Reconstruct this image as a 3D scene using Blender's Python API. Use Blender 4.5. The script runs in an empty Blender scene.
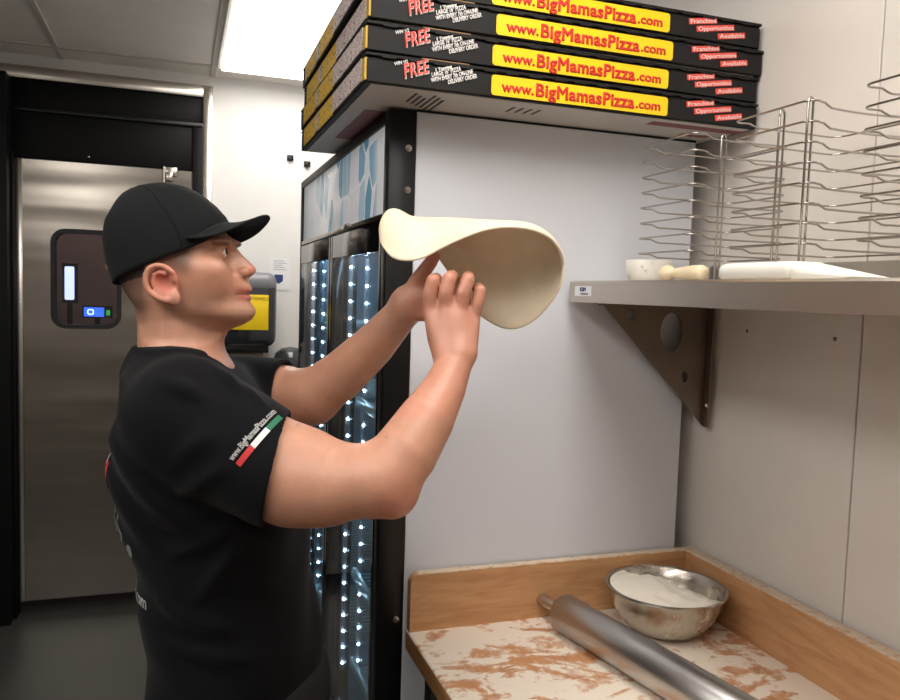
import bpy, bmesh, math, random
import numpy as np
from mathutils import Vector, Matrix
from mathutils.bvhtree import BVHTree
random.seed(7)
PI = math.pi
SC = bpy.context.scene
COL = SC.collection

# ------------------------------------------------------------------ camera
YAW, PITCH, ROLL, FPX = 0.33639047, 0.07211741, 0.03188262, 779.74
CAM = np.array([0, 0, 1.57])
def cam_axes():
    f = np.array([math.sin(YAW)*math.cos(PITCH), math.cos(YAW)*math.cos(PITCH), -math.sin(PITCH)])
    rt = np.array([math.cos(YAW), -math.sin(YAW), 0.0]); up = np.cross(rt, f)
    c, s = math.cos(ROLL), math.sin(ROLL)
    return c*rt+s*up, -s*rt+c*up, f
RT, UP, FW = cam_axes()
cd = bpy.data.cameras.new('camera'); cam = bpy.data.objects.new('camera', cd); COL.objects.link(cam)
cam.matrix_world = Matrix(((RT[0], UP[0], -FW[0], CAM[0]), (RT[1], UP[1], -FW[1], CAM[1]), (RT[2], UP[2], -FW[2], CAM[2]), (0, 0, 0, 1)))
cd.sensor_width = 36; cd.lens = FPX/900*36; cd.clip_start = 0.02; cd.clip_end = 50
SC.camera = cam
def ray(x, y): return FW + RT*(x-450)/FPX - UP*(y-350)/FPX
UD = np.array([math.cos(YAW), -math.sin(YAW), 0]); VD = np.array([math.sin(YAW), math.cos(YAW), 0])
MAN = np.array([0.004, 1.344, 0.0])
def lv(px, py, v=0.0):
    """measured place in the man's own frame (forward u, sideways v, up w)"""
    d = ray(px, py); t = (v + (MAN-CAM) @ VD)/(d @ VD); p = CAM + d*t
    return np.array([(p-MAN) @ UD, v, p[2]])

# ------------------------------------------------------------------ materials
def srgb(r, g, b):
    f = lambda c: ((c/255+0.055)/1.055)**2.4 if c/255 > 0.04045 else c/255/12.92
    return (f(r), f(g), f(b), 1)
class NT:
    def __init__(s, name):
        s.m = bpy.data.materials.new(name); s.m.use_nodes = True
        s.t = s.m.node_tree; s.b = s.t.nodes['Principled BSDF']; s.out = s.t.nodes['Material Output']
    def n(s, typ, **kw):
        nd = s.t.nodes.new(typ)
        for k, v in kw.items():
            if k.startswith('_'): setattr(nd, k[1:], v)
            else: nd.inputs[k.replace('__', ' ')].default_value = v
        return nd
    def l(s, a, b): s.t.links.new(a, b)
    def coords(s, scale=(1, 1, 1), rot=(0, 0, 0)):
        tc = s.n('ShaderNodeTexCoord'); mp = s.n('ShaderNodeMapping'); mp.inputs['Scale'].default_value = scale
        mp.inputs['Rotation'].default_value = rot
        s.l(tc.outputs['Object'], mp.inputs['Vector']); return mp.outputs['Vector']
    def noise(s, scale, detail=4, rough=.5, vec=None, vscale=(1, 1, 1), dist=0):
        nz = s.n('ShaderNodeTexNoise', Scale=scale, Detail=detail, Roughness=rough, Distortion=dist)
        s.l(vec or s.coords(vscale), nz.inputs['Vector']); return nz.outputs['Fac']
    def ramp(s, fac, stops):
        r = s.n('ShaderNodeValToRGB'); e = r.color_ramp.elements
        while len(e) < len(stops): e.new(0.5)
        for i, (p, c) in enumerate(stops):
            e[i].position = p; e[i].color = c if len(c) == 4 else (*c, 1)
        s.l(fac, r.inputs['Fac']); return r.outputs['Color']
    def bump(s, h, strength=.2, dist=.01):
        b = s.n('ShaderNodeBump', Strength=strength, Distance=dist); s.l(h, b.inputs['Height']); s.l(b.outputs['Normal'], s.b.inputs['Normal'])
    def mix(s, fac, a, b):
        m = s.n('ShaderNodeMix', _data_type='RGBA')
        for inp, v in ((0, fac), (6, a), (7, b)):
            if hasattr(v, 'links') or hasattr(v, 'is_linked'): s.l(v, m.inputs[inp])
            else: m.inputs[inp].default_value = v
        return m.outputs[2]
def simple(name, col, rough=.5, metal=0, bumpamt=0, bscale=200, var=0, vscale=6, spec=.5, coat=0, emit=0):
    t = NT(name); b = t.b
    b.inputs['Base Color'].default_value = col; b.inputs['Roughness'].default_value = rough; b.inputs['Metallic'].default_value = metal
    b.inputs['Specular IOR Level'].default_value = spec; b.inputs['Coat Weight'].default_value = coat
    if var:
        c1 = tuple(max(0, x*(1-var)) for x in col[:3]); c2 = tuple(min(1, x*(1+var)) for x in col[:3])
        t.l(t.ramp(t.noise(vscale), [(.3, c1), (.7, c2)]), b.inputs['Base Color'])
    if bumpamt: t.bump(t.noise(bscale, 3), bumpamt, .002)
    if emit:
        b.inputs['Emission Color'].default_value = col; b.inputs['Emission Strength'].default_value = emit
    return t.m
def metal(name, col, rough, stretch=(1, 1, 60), scale=8, bump=.15, rvar=.1, dirt=None, waves=None):
    t = NT(name); b = t.b; b.inputs['Metallic'].default_value = 1
    nz = t.noise(scale, 5, .6, vscale=stretch)
    big = t.noise(3, 3, .5)
    c1 = tuple(x*.86 for x in col[:3]); c = t.ramp(big, [(.3, c1), (.7, col[:3])])
    if dirt:
        dm = t.ramp(t.noise(9, 6, .7, dist=1), [(.52, (0, 0, 0)), (.66, (1, 1, 1))])
        c = t.mix(dm, c, dirt); mr = t.n('ShaderNodeMapRange'); t.l(dm, mr.inputs['Value']); mr.inputs['To Min'].default_value = 1; mr.inputs['To Max'].default_value = .25
        t.l(mr.outputs['Result'], b.inputs['Metallic'])
    t.l(c, b.inputs['Base Color'])
    mr = t.n('ShaderNodeMapRange'); t.l(nz, mr.inputs['Value']); mr.inputs['To Min'].default_value = rough-rvar; mr.inputs['To Max'].default_value = rough+rvar
    t.l(mr.outputs['Result'], b.inputs['Roughness'])
    if waves:
        w = t.noise(waves[0], 2, .5, vscale=waves[1]); t.bump(w, waves[2], .05)
    elif bump: t.bump(nz, bump, .001)
    return t.m
def vcol_mat(name, rough=.5, sss=0, bumpamt=.1, bscale=300):
    t = NT(name); a = t.n('ShaderNodeVertexColor', _layer_name='tint')
    mo = t.ramp(t.noise(28, 5, .6), [(.3, (.9, .86, .84)), (.7, (1.06, 1.04, 1.03))])
    mm = t.n('ShaderNodeMix', _data_type='RGBA', _blend_type='MULTIPLY'); mm.inputs[0].default_value = 1
    t.l(a.outputs['Color'], mm.inputs[6]); t.l(mo, mm.inputs[7]); t.l(mm.outputs[2], t.b.inputs['Base Color'])
    t.b.inputs['Roughness'].default_value = rough
    if sss:
        t.b.inputs['Subsurface Weight'].default_value = sss; t.b.inputs['Subsurface Radius'].default_value = (1, .35, .2); t.b.inputs['Subsurface Scale'].default_value = .006
    t.bump(t.noise(bscale, 4), bumpamt, .002)
    return t.m
M = {}
M['wall'] = simple('white_wall_panel', srgb(222, 220, 216), .38, bumpamt=.08, bscale=60, var=.03)
M['wall_right'] = simple('satin_wall_panel', srgb(212, 205, 197), .33, bumpamt=.06, bscale=40, var=.03)
M['ceiling'] = simple('ceiling_tile', srgb(242, 237, 230), .8, bumpamt=.2, bscale=300, var=.03)
M['tbar'] = simple('ceiling_bar', srgb(205, 200, 192), .5)
M['floor'] = simple('dark_floor', srgb(54, 54, 50), .4, bumpamt=.15, bscale=80, var=.12, vscale=3)
M['black_paint'] = simple('black_paint', srgb(13, 13, 13), .5, bumpamt=.05, spec=.15)
M['black_gloss'] = simple('black_gloss', srgb(12, 12, 13), .12)
M['black_satin'] = simple('black_satin', srgb(11, 11, 12), .36, spec=.35)
M['rubber'] = simple('black_rubber', srgb(16, 16, 16), .6)
M['steel_door'] = metal('brushed_door_steel', srgb(160, 153, 144), .22, (1, 1, 3), 2, waves=(1.4, (.3, 1, 2.6), .3), rvar=.04)
M['steel_trim'] = metal('polished_trim_steel', srgb(205, 198, 188), .24, (1, 1, 30), 6, .05, .06)
M['steel_shelf'] = metal('shelf_steel', srgb(198, 190, 180), .42, (60, 1, 60), 6, .05, .08)
M['steel_bracket'] = metal('bracket_steel', srgb(138, 126, 114), .4, (40, 40, 1), 5, .05, .08)
M['steel_pin'] = metal('rolling_pin_steel', srgb(200, 198, 196), .33, (1, 1, 1), 3, 0, .03)
M['steel_bowl'] = metal('dusty_bowl_steel', srgb(196, 190, 180), .26, (1, 1, 1), 9, .02, .08, dirt=srgb(205, 196, 180))
M['chrome'] = metal('chrome_wire', srgb(185, 180, 175), .18, (1, 1, 1), 20, 0, .05)
M['dark_steel'] = metal('dark_steel', srgb(90, 88, 84), .45, (1, 1, 1), 10, .05, .05)
M['fridge_panel'] = simple('white_enamel', srgb(210, 212, 218), .42, bumpamt=.06, bscale=500, var=.012, vscale=2)
M['fridge_inner'] = simple('grey_liner', srgb(120, 140, 152), .3)
M['fridge_wire'] = simple('coated_wire', srgb(170, 190, 190), .25, spec=.7)
M['plastic_grey'] = simple('grey_plastic', srgb(120, 120, 124), .3)
M['plastic_dark'] = simple('smoked_plastic', srgb(38, 38, 42), .16, coat=.5)
M['soap_dark'] = simple('dark_dome_plastic', srgb(52, 54, 56), .2, coat=.3)
M['yellow_label'] = simple('yellow_label', srgb(240, 205, 10), .4)
M['ink'] = simple('dark_ink', srgb(40, 34, 26), .5)
M['paper'] = simple('white_paper', srgb(226, 226, 226), .7)
M['navy'] = simple('navy_ink', srgb(40, 58, 110), .6)
M['brown_paper'] = simple('brown_paper_towel', srgb(168, 136, 104), .8)
M['box_black'] = simple('black_card', srgb(20, 18, 17), .55, spec=.3, bumpamt=.12, bscale=90, var=.12, vscale=12)
M['box_kraft'] = simple('kraft_card', srgb(150, 120, 88), .75, var=.12)
M['box_under'] = simple('white_card_base', srgb(196, 190, 184), .6, var=.02)
M['box_yellow'] = simple('yellow_print', srgb(246, 204, 8), .42)
M['box_gold'] = simple('gold_print', srgb(206, 168, 62), .5)
M['box_red'] = simple('red_print', srgb(206, 44, 34), .45)
M['box_pinkred'] = simple('coral_print', srgb(226, 78, 66), .45)
M['box_white'] = simple('white_print', srgb(228, 224, 220), .5)
M['box_stamp'] = simple('dull_red_stamp', srgb(140, 84, 86), .6, var=.1, vscale=60)
M['flour'] = simple('flour', srgb(236, 228, 212), .95, bumpamt=.5, bscale=60, var=.03, vscale=20, spec=.1)
M['white_matte'] = simple('white_matte', srgb(226, 222, 212), .6, bumpamt=.05)
M['cream_wood'] = simple('cream_wood', srgb(222, 206, 172), .5, var=.06, vscale=30)
M['sclera'] = simple('eye_white', srgb(215, 205, 198), .15)
M['iris'] = simple('brown_iris', srgb(44, 26, 16), .12)
M['hair'] = simple('dark_brown_hair', srgb(62, 46, 38), .75, bumpamt=.6, bscale=500, var=.35, vscale=420)
M['trousers'] = simple('black_trousers', srgb(18, 18, 20), .8, bumpamt=.2, bscale=300)
M['shoe'] = simple('black_shoe', srgb(16, 16, 16), .4)
M['red_cloth'] = simple('red_cloth_print', srgb(186, 40, 44), .7)
M['green_cloth'] = simple('green_cloth_print', srgb(28, 104, 74), .7)
M['white_cloth'] = simple('white_cloth_print', srgb(214, 212, 210), .7)
M['grey_cloth'] = simple('grey_cloth_print', srgb(120, 122, 124), .7)
M['skin'] = vcol_mat('skin', .42, .12, .12, 260)
M['mauve'] = simple('mauve_wall', srgb(150, 128, 124), .8, var=.05)
M['blue_screen'] = simple('blue_screen', (.03, .13, 1, 1), .3, emit=3)
M['green_light'] = simple('green_light', (.03, .6, .1, 1), .3, emit=1.2)
M['screen_white'] = simple('screen_white', (.6, .8, 1, 1), .3, emit=3)
M['tube_light'] = simple('cool_tube', (.5, .62, 1, 1), .3, emit=3.0)
M['led'] = simple('white_led', (.55, .78, 1, 1), .3, emit=95)
M['lamp'] = simple('light_diffuser', (1, .962, .92, 1), .3, emit=10)

def wood_mat():
    t = NT('maple_bench'); v = t.coords((14, 1.2, 14)); g = t.noise(4, 6, .6, vec=v, dist=.6)
    base = t.ramp(g, [(.25, srgb(176, 118, 70)), (.55, srgb(204, 148, 96)), (.8, srgb(214, 162, 112))])
    t.l(base, t.b.inputs['Base Color']); t.b.inputs['Roughness'].default_value = .5; t.bump(g, .05, .002); return t.m
M['wood'] = wood_mat()
def wood_back():
    t = NT('maple_splash'); v = t.coords((2, 2, 16)); g = t.noise(4, 6, .6, vec=v, dist=.8)
    base = t.ramp(g, [(.25, srgb(172, 122, 80)), (.55, srgb(196, 148, 103)), (.8, srgb(206, 160, 117))])
    # flour caught on the upper edge and low down, patchy
    tc = t.n('ShaderNodeTexCoord'); sp = t.n('ShaderNodeSeparateXYZ'); t.l(tc.outputs['Object'], sp.inputs[0])
    mr = t.n('ShaderNodeMapRange'); t.l(sp.outputs['Z'], mr.inputs['Value'])
    mr.inputs['From Min'].default_value = .9945; mr.inputs['From Max'].default_value = 1.0
    nz = t.noise(60, 5, .7); mu = t.n('ShaderNodeMath', _operation='MULTIPLY'); t.l(mr.outputs[0], mu.inputs[0]); t.l(nz, mu.inputs[1])
    f = t.ramp(mu.outputs[0], [(.3, (0, 0, 0)), (.5, (.8, .8, .8))])
    t.l(t.mix(f, base, srgb(228, 212, 190)), t.b.inputs['Base Color']); t.b.inputs['Roughness'].default_value = .5; return t.m
M['wood_back'] = wood_back()
def floured_deck():
    """maple with smeared flour: swirls, dabs and a thick drift along the edges"""
    t = NT('floured_maple'); v = t.coords((14, 1.2, 14)); g = t.noise(4, 6, .6, vec=v, dist=.6)
    base = t.ramp(g, [(.25, srgb(182, 122, 76)), (.55, srgb(202, 142, 94)), (.8, srgb(210, 154, 106))])
    w = t.n('ShaderNodeTexNoise', Scale=6.0, Detail=7, Roughness=.58, Distortion=2.2); t.l(t.coords((1.0, 1.5, 1), (0, 0, .5)), w.inputs['Vector'])
    fine = t.noise(60, 6, .7)
    ad = t.n('ShaderNodeMath', _operation='MULTIPLY_ADD'); t.l(fine, ad.inputs[0]); ad.inputs[1].default_value = .32; t.l(w.outputs['Fac'], ad.inputs[2])
    # more flour near back and right splash
    tc = t.n('ShaderNodeTexCoord'); sp = t.n('ShaderNodeSeparateXYZ'); t.l(tc.outputs['Object'], sp.inputs[0])
    m1 = t.n('ShaderNodeMapRange'); t.l(sp.outputs['X'], m1.inputs['Value']); m1.inputs['From Min'].default_value = .86; m1.inputs['From Max'].default_value = 1.05; m1.inputs['To Max'].default_value = .045
    m2 = t.n('ShaderNodeMapRange'); t.l(sp.outputs['Y'], m2.inputs['Value']); m2.inputs['From Min'].default_value = 1.30; m2.inputs['From Max'].default_value = 1.42; m2.inputs['To Max'].default_value = .04
    # sweeping finger arcs
    wv = t.n('ShaderNodeTexWave', _wave_type='RINGS', Scale=5.5, Distortion=6, Detail=3); wv.inputs['Detail Scale'].default_value = 1.4
    mp = t.n('ShaderNodeMapping'); mp.inputs['Location'].default_value = (-.62, -1.12, 0); t.l(tc.outputs['Object'], mp.inputs['Vector']); t.l(mp.outputs['Vector'], wv.inputs['Vector'])
    s1 = t.n('ShaderNodeMath', _operation='ADD'); t.l(ad.outputs[0], s1.inputs[0]); t.l(m1.outputs[0], s1.inputs[1])
    s2 = t.n('ShaderNodeMath', _operation='ADD'); t.l(s1.outputs[0], s2.inputs[0]); t.l(m2.outputs[0], s2.inputs[1])
    s3 = t.n('ShaderNodeMath', _operation='MULTIPLY_ADD'); t.l(wv.outputs['Fac'], s3.inputs[0]); s3.inputs[1].default_value = .10; t.l(s2.outputs[0], s3.inputs[2])
    f = t.ramp(s3.outputs[0], [(.645, (0.04, 0.04, 0.04)), (.705, (.35, .35, .35)), (.76, (.95, .95, .95))])
    t.l(t.mix(f, base, srgb(242, 230, 212)), t.b.inputs['Base Color']); t.b.inputs['Roughness'].default_value = .8
    t.bump(s3.outputs[0], .25, .004); return t.m
M['deck'] = floured_deck()
def dough_mat():
    t = NT('dough'); n = t.noise(9, 5, .6)
    t.l(t.ramp(n, [(.3, srgb(214, 199, 170)), (.7, srgb(230, 218, 194))]), t.b.inputs['Base Color'])
    t.b.inputs['Roughness'].default_value = .65; t.b.inputs['Subsurface Weight'].default_value = .1; t.b.inputs['Subsurface Scale'].default_value = .006
    t.bump(t.noise(30, 5), .12, .006); return t.m
M['dough'] = dough_mat()
def cloth_mat(name, col, dust=True):
    t = NT(name); b = t.b; b.inputs['Roughness'].default_value = .85; b.inputs['Specular IOR Level'].default_value = .12
    b.inputs['Sheen Weight'].default_value = .04
    c = col
    if dust:
        d = t.ramp(t.noise(40, 8, .75), [(.66, (0, 0, 0)), (.78, (.10, .10, .10))]); c = t.mix(d, col, srgb(120, 118, 112))
        t.l(c, b.inputs['Base Color'])
    else: b.inputs['Base Color'].default_value = col
    t.bump(t.noise(260, 3, .6), .25, .002); return t.m
M['shirt'] = cloth_mat('black_cotton', srgb(10, 10, 13))
M['cap'] = cloth_mat('black_cap_cloth', srgb(23, 25, 26), False)
def glass_mat(name, tint, ior=1.45, gl=(1, 1, 1, 1), boost=0.04):
    t = NT(name); t.t.nodes.remove(t.b)
    tr = t.n('ShaderNodeBsdfTransparent'); tr.inputs[0].default_value = tint
    g = t.n('ShaderNodeBsdfGlossy'); g.inputs['Roughness'].default_value = .015; g.inputs[0].default_value = gl
    lw = t.n('ShaderNodeLayerWeight', Blend=.5); pw = t.n('ShaderNodeMath', _operation='POWER'); t.l(lw.outputs['Facing'], pw.inputs[0]); pw.inputs[1].default_value = 5
    ad = t.n('ShaderNodeMath', _operation='MULTIPLY_ADD'); t.l(pw.outputs[0], ad.inputs[0]); ad.inputs[1].default_value = .75; ad.inputs[2].default_value = boost
    mx = t.n('ShaderNodeMixShader'); t.l(ad.outputs[0], mx.inputs[0]); t.l(tr.outputs[0], mx.inputs[1]); t.l(g.outputs[0], mx.inputs[2]); t.l(mx.outputs[0], t.out.inputs['Surface'])
    return t.m
M['glass'] = glass_mat('fridge_glass', (.86, .93, .96, 1), 1.6, boost=.03)
M['pane'] = glass_mat('door_glass', (.8, .78, .8, 1))
def header_mat():
    """fridge header: pale film printed with blue tapering scales, lightened by an added glow"""
    t = NT('header_film'); v = t.coords((1, 5.2, 3.1)); vo = t.n('ShaderNodeTexVoronoi', Scale=3.2, _feature='DISTANCE_TO_EDGE'); t.l(v, vo.inputs['Vector'])
    vc = t.n('ShaderNodeTexVoronoi', Scale=3.2); t.l(v, vc.inputs['Vector'])
    sep = t.n('ShaderNodeSeparateColor'); t.l(vc.outputs['Color'], sep.inputs[0])
    cell = t.ramp(sep.outputs[0], [(.0, srgb(90, 140, 168)), (.30, srgb(130, 170, 192)), (.48, srgb(190, 204, 214)), (.5, srgb(216, 216, 220))])
    edge = t.ramp(vo.outputs['Distance'], [(.03, (1, 1, 1)), (.06, (0, 0, 0))])
    c = t.mix(edge, cell, srgb(225, 225, 228))
    tc = t.n('ShaderNodeTexCoord'); sp = t.n('ShaderNodeSeparateXYZ'); t.l(tc.outputs['Object'], sp.inputs[0])
    mr = t.n('ShaderNodeMapRange'); t.l(sp.outputs['Y'], mr.inputs['Value']); mr.inputs['From Min'].default_value = 2.25; mr.inputs['From Max'].default_value = 2.5
    m0 = t.n('ShaderNodeMapRange'); t.l(sp.outputs['Y'], m0.inputs['Value']); m0.inputs['From Min'].default_value = 1.66; m0.inputs['From Max'].default_value = 1.60
    mx = t.n('ShaderNodeMath', _operation='MAXIMUM'); t.l(mr.outputs[0], mx.inputs[0]); t.l(m0.outputs[0], mx.inputs[1])
    c = t.mix(mx.outputs[0], c, srgb(212, 214, 216)); t.l(c, t.b.inputs['Emission Color']); t.b.inputs['Emission Strength'].default_value = .3  # weak emission added to lighten the header film
    t.l(c, t.b.inputs['Base Color']); t.b.inputs['Roughness'].default_value = .18; return t.m
M['header'] = header_mat()
def scribble_mat(name, ground, ink, scale):
    t = NT(name); n = t.noise(scale, 2, .5, vscale=(1, 1.0, 2.2))
    t.l(t.ramp(n, [(.39, ink), (.46, ground)]), t.b.inputs['Base Color']); t.b.inputs['Roughness'].default_value = .55; return t.m
M['coupon'] = scribble_mat('coupon_print', srgb(226, 208, 202), srgb(150, 136, 132), 110)
M['gold_pattern'] = scribble_mat('gold_pattern', srgb(240, 196, 70), srgb(186, 146, 60), 75)

# ------------------------------------------------------------------ mesh helpers
def finish(name, bm, mat, parent=None, smooth=False, angle=None):
    me = bpy.data.meshes.new(name); bmesh.ops.recalc_face_normals(bm, faces=bm.faces); bm.to_mesh(me); bm.free()
    return link(name, me, mat, parent, smooth, angle)
def link(name, me, mat, parent=None, smooth=False, angle=None):
    o = bpy.data.objects.new(name, me); COL.objects.link(o)
    for m in (mat if isinstance(mat, (list, tuple)) else [mat]): me.materials.append(m)
    if smooth: me.shade_smooth()
    if angle and smooth: me.set_sharp_from_angle(angle=angle)
    if parent is not None: o.parent = parent
    return o
def box(bm, lo, hi, bev=0, seg=2, mi=0, mat=None):
    c = [(a+b)/2 for a, b in zip(lo, hi)]; s = [abs(b-a) for a, b in zip(lo, hi)]
    r = bmesh.ops.create_cube(bm, size=1, matrix=Matrix.Translation(c) @ Matrix.Diagonal((*s, 1)))
    vs = r['verts']
    if bev:
        es = list({e for v in vs for e in v.link_edges})
        rr = bmesh.ops.bevel(bm, geom=es, offset=bev, segments=seg, affect='EDGES', profile=.5)
        vs = list({v for f in rr['faces'] for v in f.verts} | {v for v in vs if v.is_valid})
    if mat is not None: bmesh.ops.transform(bm, matrix=mat, verts=vs)
    if mi:
        for f in {f for v in vs for f in v.link_faces}: f.material_index = mi
    return vs
def bx(name, lo, hi, mat, parent=None, bev=0, seg=2):
    bm = bmesh.new(); box(bm, lo, hi, bev, seg); return finish(name, bm, mat, parent, bool(bev), .6 if bev else None)
def cyl(bm, a, b, r1, r2=None, seg=20, caps=True):
    a = Vector(a); b = Vector(b); d = b-a; q = d.to_track_quat('Z', 'Y').to_matrix().to_4x4()
    return bmesh.ops.create_cone(bm, cap_ends=caps, segments=seg, radius1=r1, radius2=r1 if r2 is None else r2, depth=d.length, matrix=Matrix.Translation((a+b)/2) @ q)['verts']
def tube(bm, pts, r, seg=8, closed=False):
    pts = [Vector(p) for p in pts]; n = len(pts); rings = []
    prev = None
    for i, p in enumerate(pts):
        t = (pts[(i+1) % n]-pts[i-1]) if (closed or 0 < i < n-1) else (pts[1]-pts[0] if i == 0 else pts[-1]-pts[-2])
        t.normalize()
        if prev is None:
            a = t.orthogonal().normalized()
        else:
            a = (prev-t*prev.dot(t)).normalized()
        prev = a; b = t.cross(a)
        rr = r[i] if isinstance(r, (list, tuple)) else r
        rings.append([bm.verts.new(p+a*math.cos(2*PI*k/seg)*rr+b*math.sin(2*PI*k/seg)*rr) for k in range(seg)])
    m = n if closed else n-1
    for i in range(m):
        A, B = rings[i], rings[(i+1) % n]
        off = 0
        if closed and i == n-1:
            off = min(range(seg), key=lambda o: (A[0].co-B[o].co).length)
        for k in range(seg):
            bm.faces.new((A[k], A[(k+1) % seg], B[(k+1+off) % seg], B[(k+off) % seg]))
    if not closed:
        bm.faces.new(rings[0][::-1]); bm.faces.new(rings[-1])
def lathe(bm, prof, center, seg=48, axis=None):
    c = Vector(center); q = Matrix.Identity(3) if axis is None else Vector(axis).to_track_quat('Z', 'Y').to_matrix()
    rings = []
    for r, z in prof:
        if r < 1e-6: rings.append([bm.verts.new(c+q @ Vector((0, 0, z)))])
        else: rings.append([bm.verts.new(c+q @ Vector((r*math.cos(2*PI*k/seg), r*math.sin(2*PI*k/seg), z))) for k in range(seg)])
    for A, B in zip(rings, rings[1:]):
        for k in range(seg):
            k2 = (k+1) % seg
            if len(A) == 1 and len(B) == 1: continue
            if len(A) == 1: bm.faces.new((A[0], B[k2], B[k]))
            elif len(B) == 1: bm.faces.new((A[k], A[k2], B[0]))
            else: bm.faces.new((A[k], A[k2], B[k2], B[k]))
def rrect(w, h, r, n=8):
    out = []
    for cx, cy, a0 in ((w/2-r, h/2-r, 0), (-w/2+r, h/2-r, PI/2), (-w/2+r, -h/2+r, PI), (w/2-r, -h/2+r, 1.5*PI)):
        for k in range(n+1):
            a = a0+PI/2*k/n; out.append((cx+r*math.cos(a), cy+r*math.sin(a)))
    return out
def prism(bm, pts3, dirv):
    """extrude a closed 3-D outline along dirv"""
    a = [bm.verts.new(p) for p in pts3]; b = [bm.verts.new(Vector(p)+Vector(dirv)) for p in pts3]
    bm.faces.new(a); bm.faces.new(b[::-1]); n = len(a)
    for i in range(n): bm.faces.new((a[i], b[i], b[(i+1) % n], a[(i+1) % n]))
def ring_plate(bm, outer, inner, dirv):
    """plate between two outlines of equal point count"""
    n = len(outer); o1 = [bm.verts.new(p) for p in outer]; i1 = [bm.verts.new(p) for p in inner]
    o2 = [bm.verts.new(Vector(p)+Vector(dirv)) for p in outer]; i2 = [bm.verts.new(Vector(p)+Vector(dirv)) for p in inner]
    for k in range(n):
        j = (k+1) % n
        bm.faces.new((o1[k], o1[j], i1[j], i1[k])); bm.faces.new((o2[k], i2[k], i2[j], o2[j]))
        bm.faces.new((o1[k], o2[k], o2[j], o1[j])); bm.faces.new((i1[k], i1[j], i2[j], i2[k]))
def empty(name, loc=(0, 0, 0), rz=0):
    o = bpy.data.objects.new(name, None); COL.objects.link(o); o.location = loc; o.rotation_euler = (0, 0, rz); o.empty_display_size = .1; return o
def tag(o, label, cat, group=None, kind=None):
    if label: o['label'] = label
    if cat: o['category'] = cat
    if group: o['group'] = group
    if kind: o['kind'] = kind
    return o
def struct(o, label=None): 
    o['kind'] = 'structure'
    if label: o['label'] = label
    return o
_txt = {}
def text_mesh(s, size, bold=0.0, shear=0.0, extrude=.0003, align='LEFT', space=1.0):
    cu = bpy.data.curves.new('lettering_curve', 'FONT'); cu.body = s; cu.size = size; cu.bevel_depth = bold; cu.bevel_resolution = 0; cu.shear = shear; cu.extrude = extrude
    cu.align_x = align; cu.align_y = 'CENTER'; cu.resolution_u = 3; cu.space_character = space
    o = bpy.data.objects.new('lettering_tmp', cu); COL.objects.link(o); bpy.context.view_layer.update()
    me = bpy.data.meshes.new_from_object(o.evaluated_get(bpy.context.evaluated_depsgraph_get()))
    bpy.data.objects.remove(o); bpy.data.curves.remove(cu); me.materials.clear(); return me
def place_text(name, s, size, mat, parent, origin, xdir, ydir, width=None, **kw):
    """flat lettering: xdir reading direction, ydir up the letters; width fits the run"""
    me = text_mesh(s, size, **kw)
    xs = np.array([v.co.x for v in me.vertices]); sx = 1
    x0 = xs.min() if kw.get('align', 'LEFT') == 'LEFT' else 0
    if width: sx = width/(xs.max()-xs.min())
    X = Vector(xdir).normalized(); Y = Vector(ydir).normalized(); Z = X.cross(Y).normalized()
    for v in me.vertices:
        c = v.co; v.co = Vector(origin)+X*((c.x-x0)*sx)+Y*c.y+Z*c.z
    return link(name, me, mat, parent)

# ------------------------------------------------------------------ the room
XW, YB, ZC = 1.14, 4.06, 2.59      # right wall, back wall, ceiling
XL, YF = -2.9, -2.2
struct(bx('floor', (XL-.1, YF-.1, -.05), (XW+.1, 5.7, 0), M['floor']))
M['far_wall'] = simple('grey_room_wall', srgb(172, 167, 160), .5)
struct(bx('wall_left', (XL-.1, YF-.1, 0), (XL, YB+.1, ZC), M['far_wall']))
struct(bx('wall_front', (XL, YF-.1, 0), (XW+.1, YF, ZC), M['far_wall']))
wr = empty('wall_right'); struct(wr)
for a, b in ((YF, 1.059), (1.062, YB+.1)):
    bx('wall_panel', (XW, a, 0), (XW+.1, b, ZC), M['wall_right'], wr, .0012, 1)
bx('seam_backing', (XW+.004, 1.054, 0), (XW+.02, 1.067, ZC), M['plastic_grey'], wr)
for yy, zz in ((1.355, 1.511), (1.119, 1.509)):
    bm = bmesh.new(); lathe(bm, [(0, .0012), (.003, .0010), (.0042, 0)], (XW, yy, zz), 14, (-1, 0, 0)); finish('rivet', bm, M['steel_bracket'], wr, True)
# back wall with the doorway
DX0, DX1, DZ = -.725, .105, 2.47
wb = empty('wall_back'); struct(wb)
bx('wall_panel', (DX1+.045, YB, 0), (XW, YB+.1, ZC), M['wall'], wb)
bx('wall_panel', (XL, YB, 0), (DX0, YB+.1, ZC), M['wall'], wb)
bx('wall_panel', (DX0, YB, DZ), (DX1+.045, YB+.1, ZC), M['wall'], wb)
# ceiling: hole for lamps is not needed, the lamps hang flush in the grid
ce = empty('ceiling'); struct(ce)
bx('ceiling_tiles', (XL-.1, YF-.1, ZC), (XW+.1, YB+.1, ZC+.06), M['ceiling'], ce)
bm = bmesh.new()
for k in range(-5, 3):
    x = .15+.665*k
    if XL < x < XW: box(bm, (x-.012, YF, ZC-.005), (x+.012, YB, ZC+.002))
for k in range(0, 10):
    y = 3.872-.665*2*k
    if y > YF: box(bm, (XL, y-.012, ZC-.0055), (XW, y+.012, ZC+.002))
finish('grid_bars', bm, M['tbar'], ce)
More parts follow.
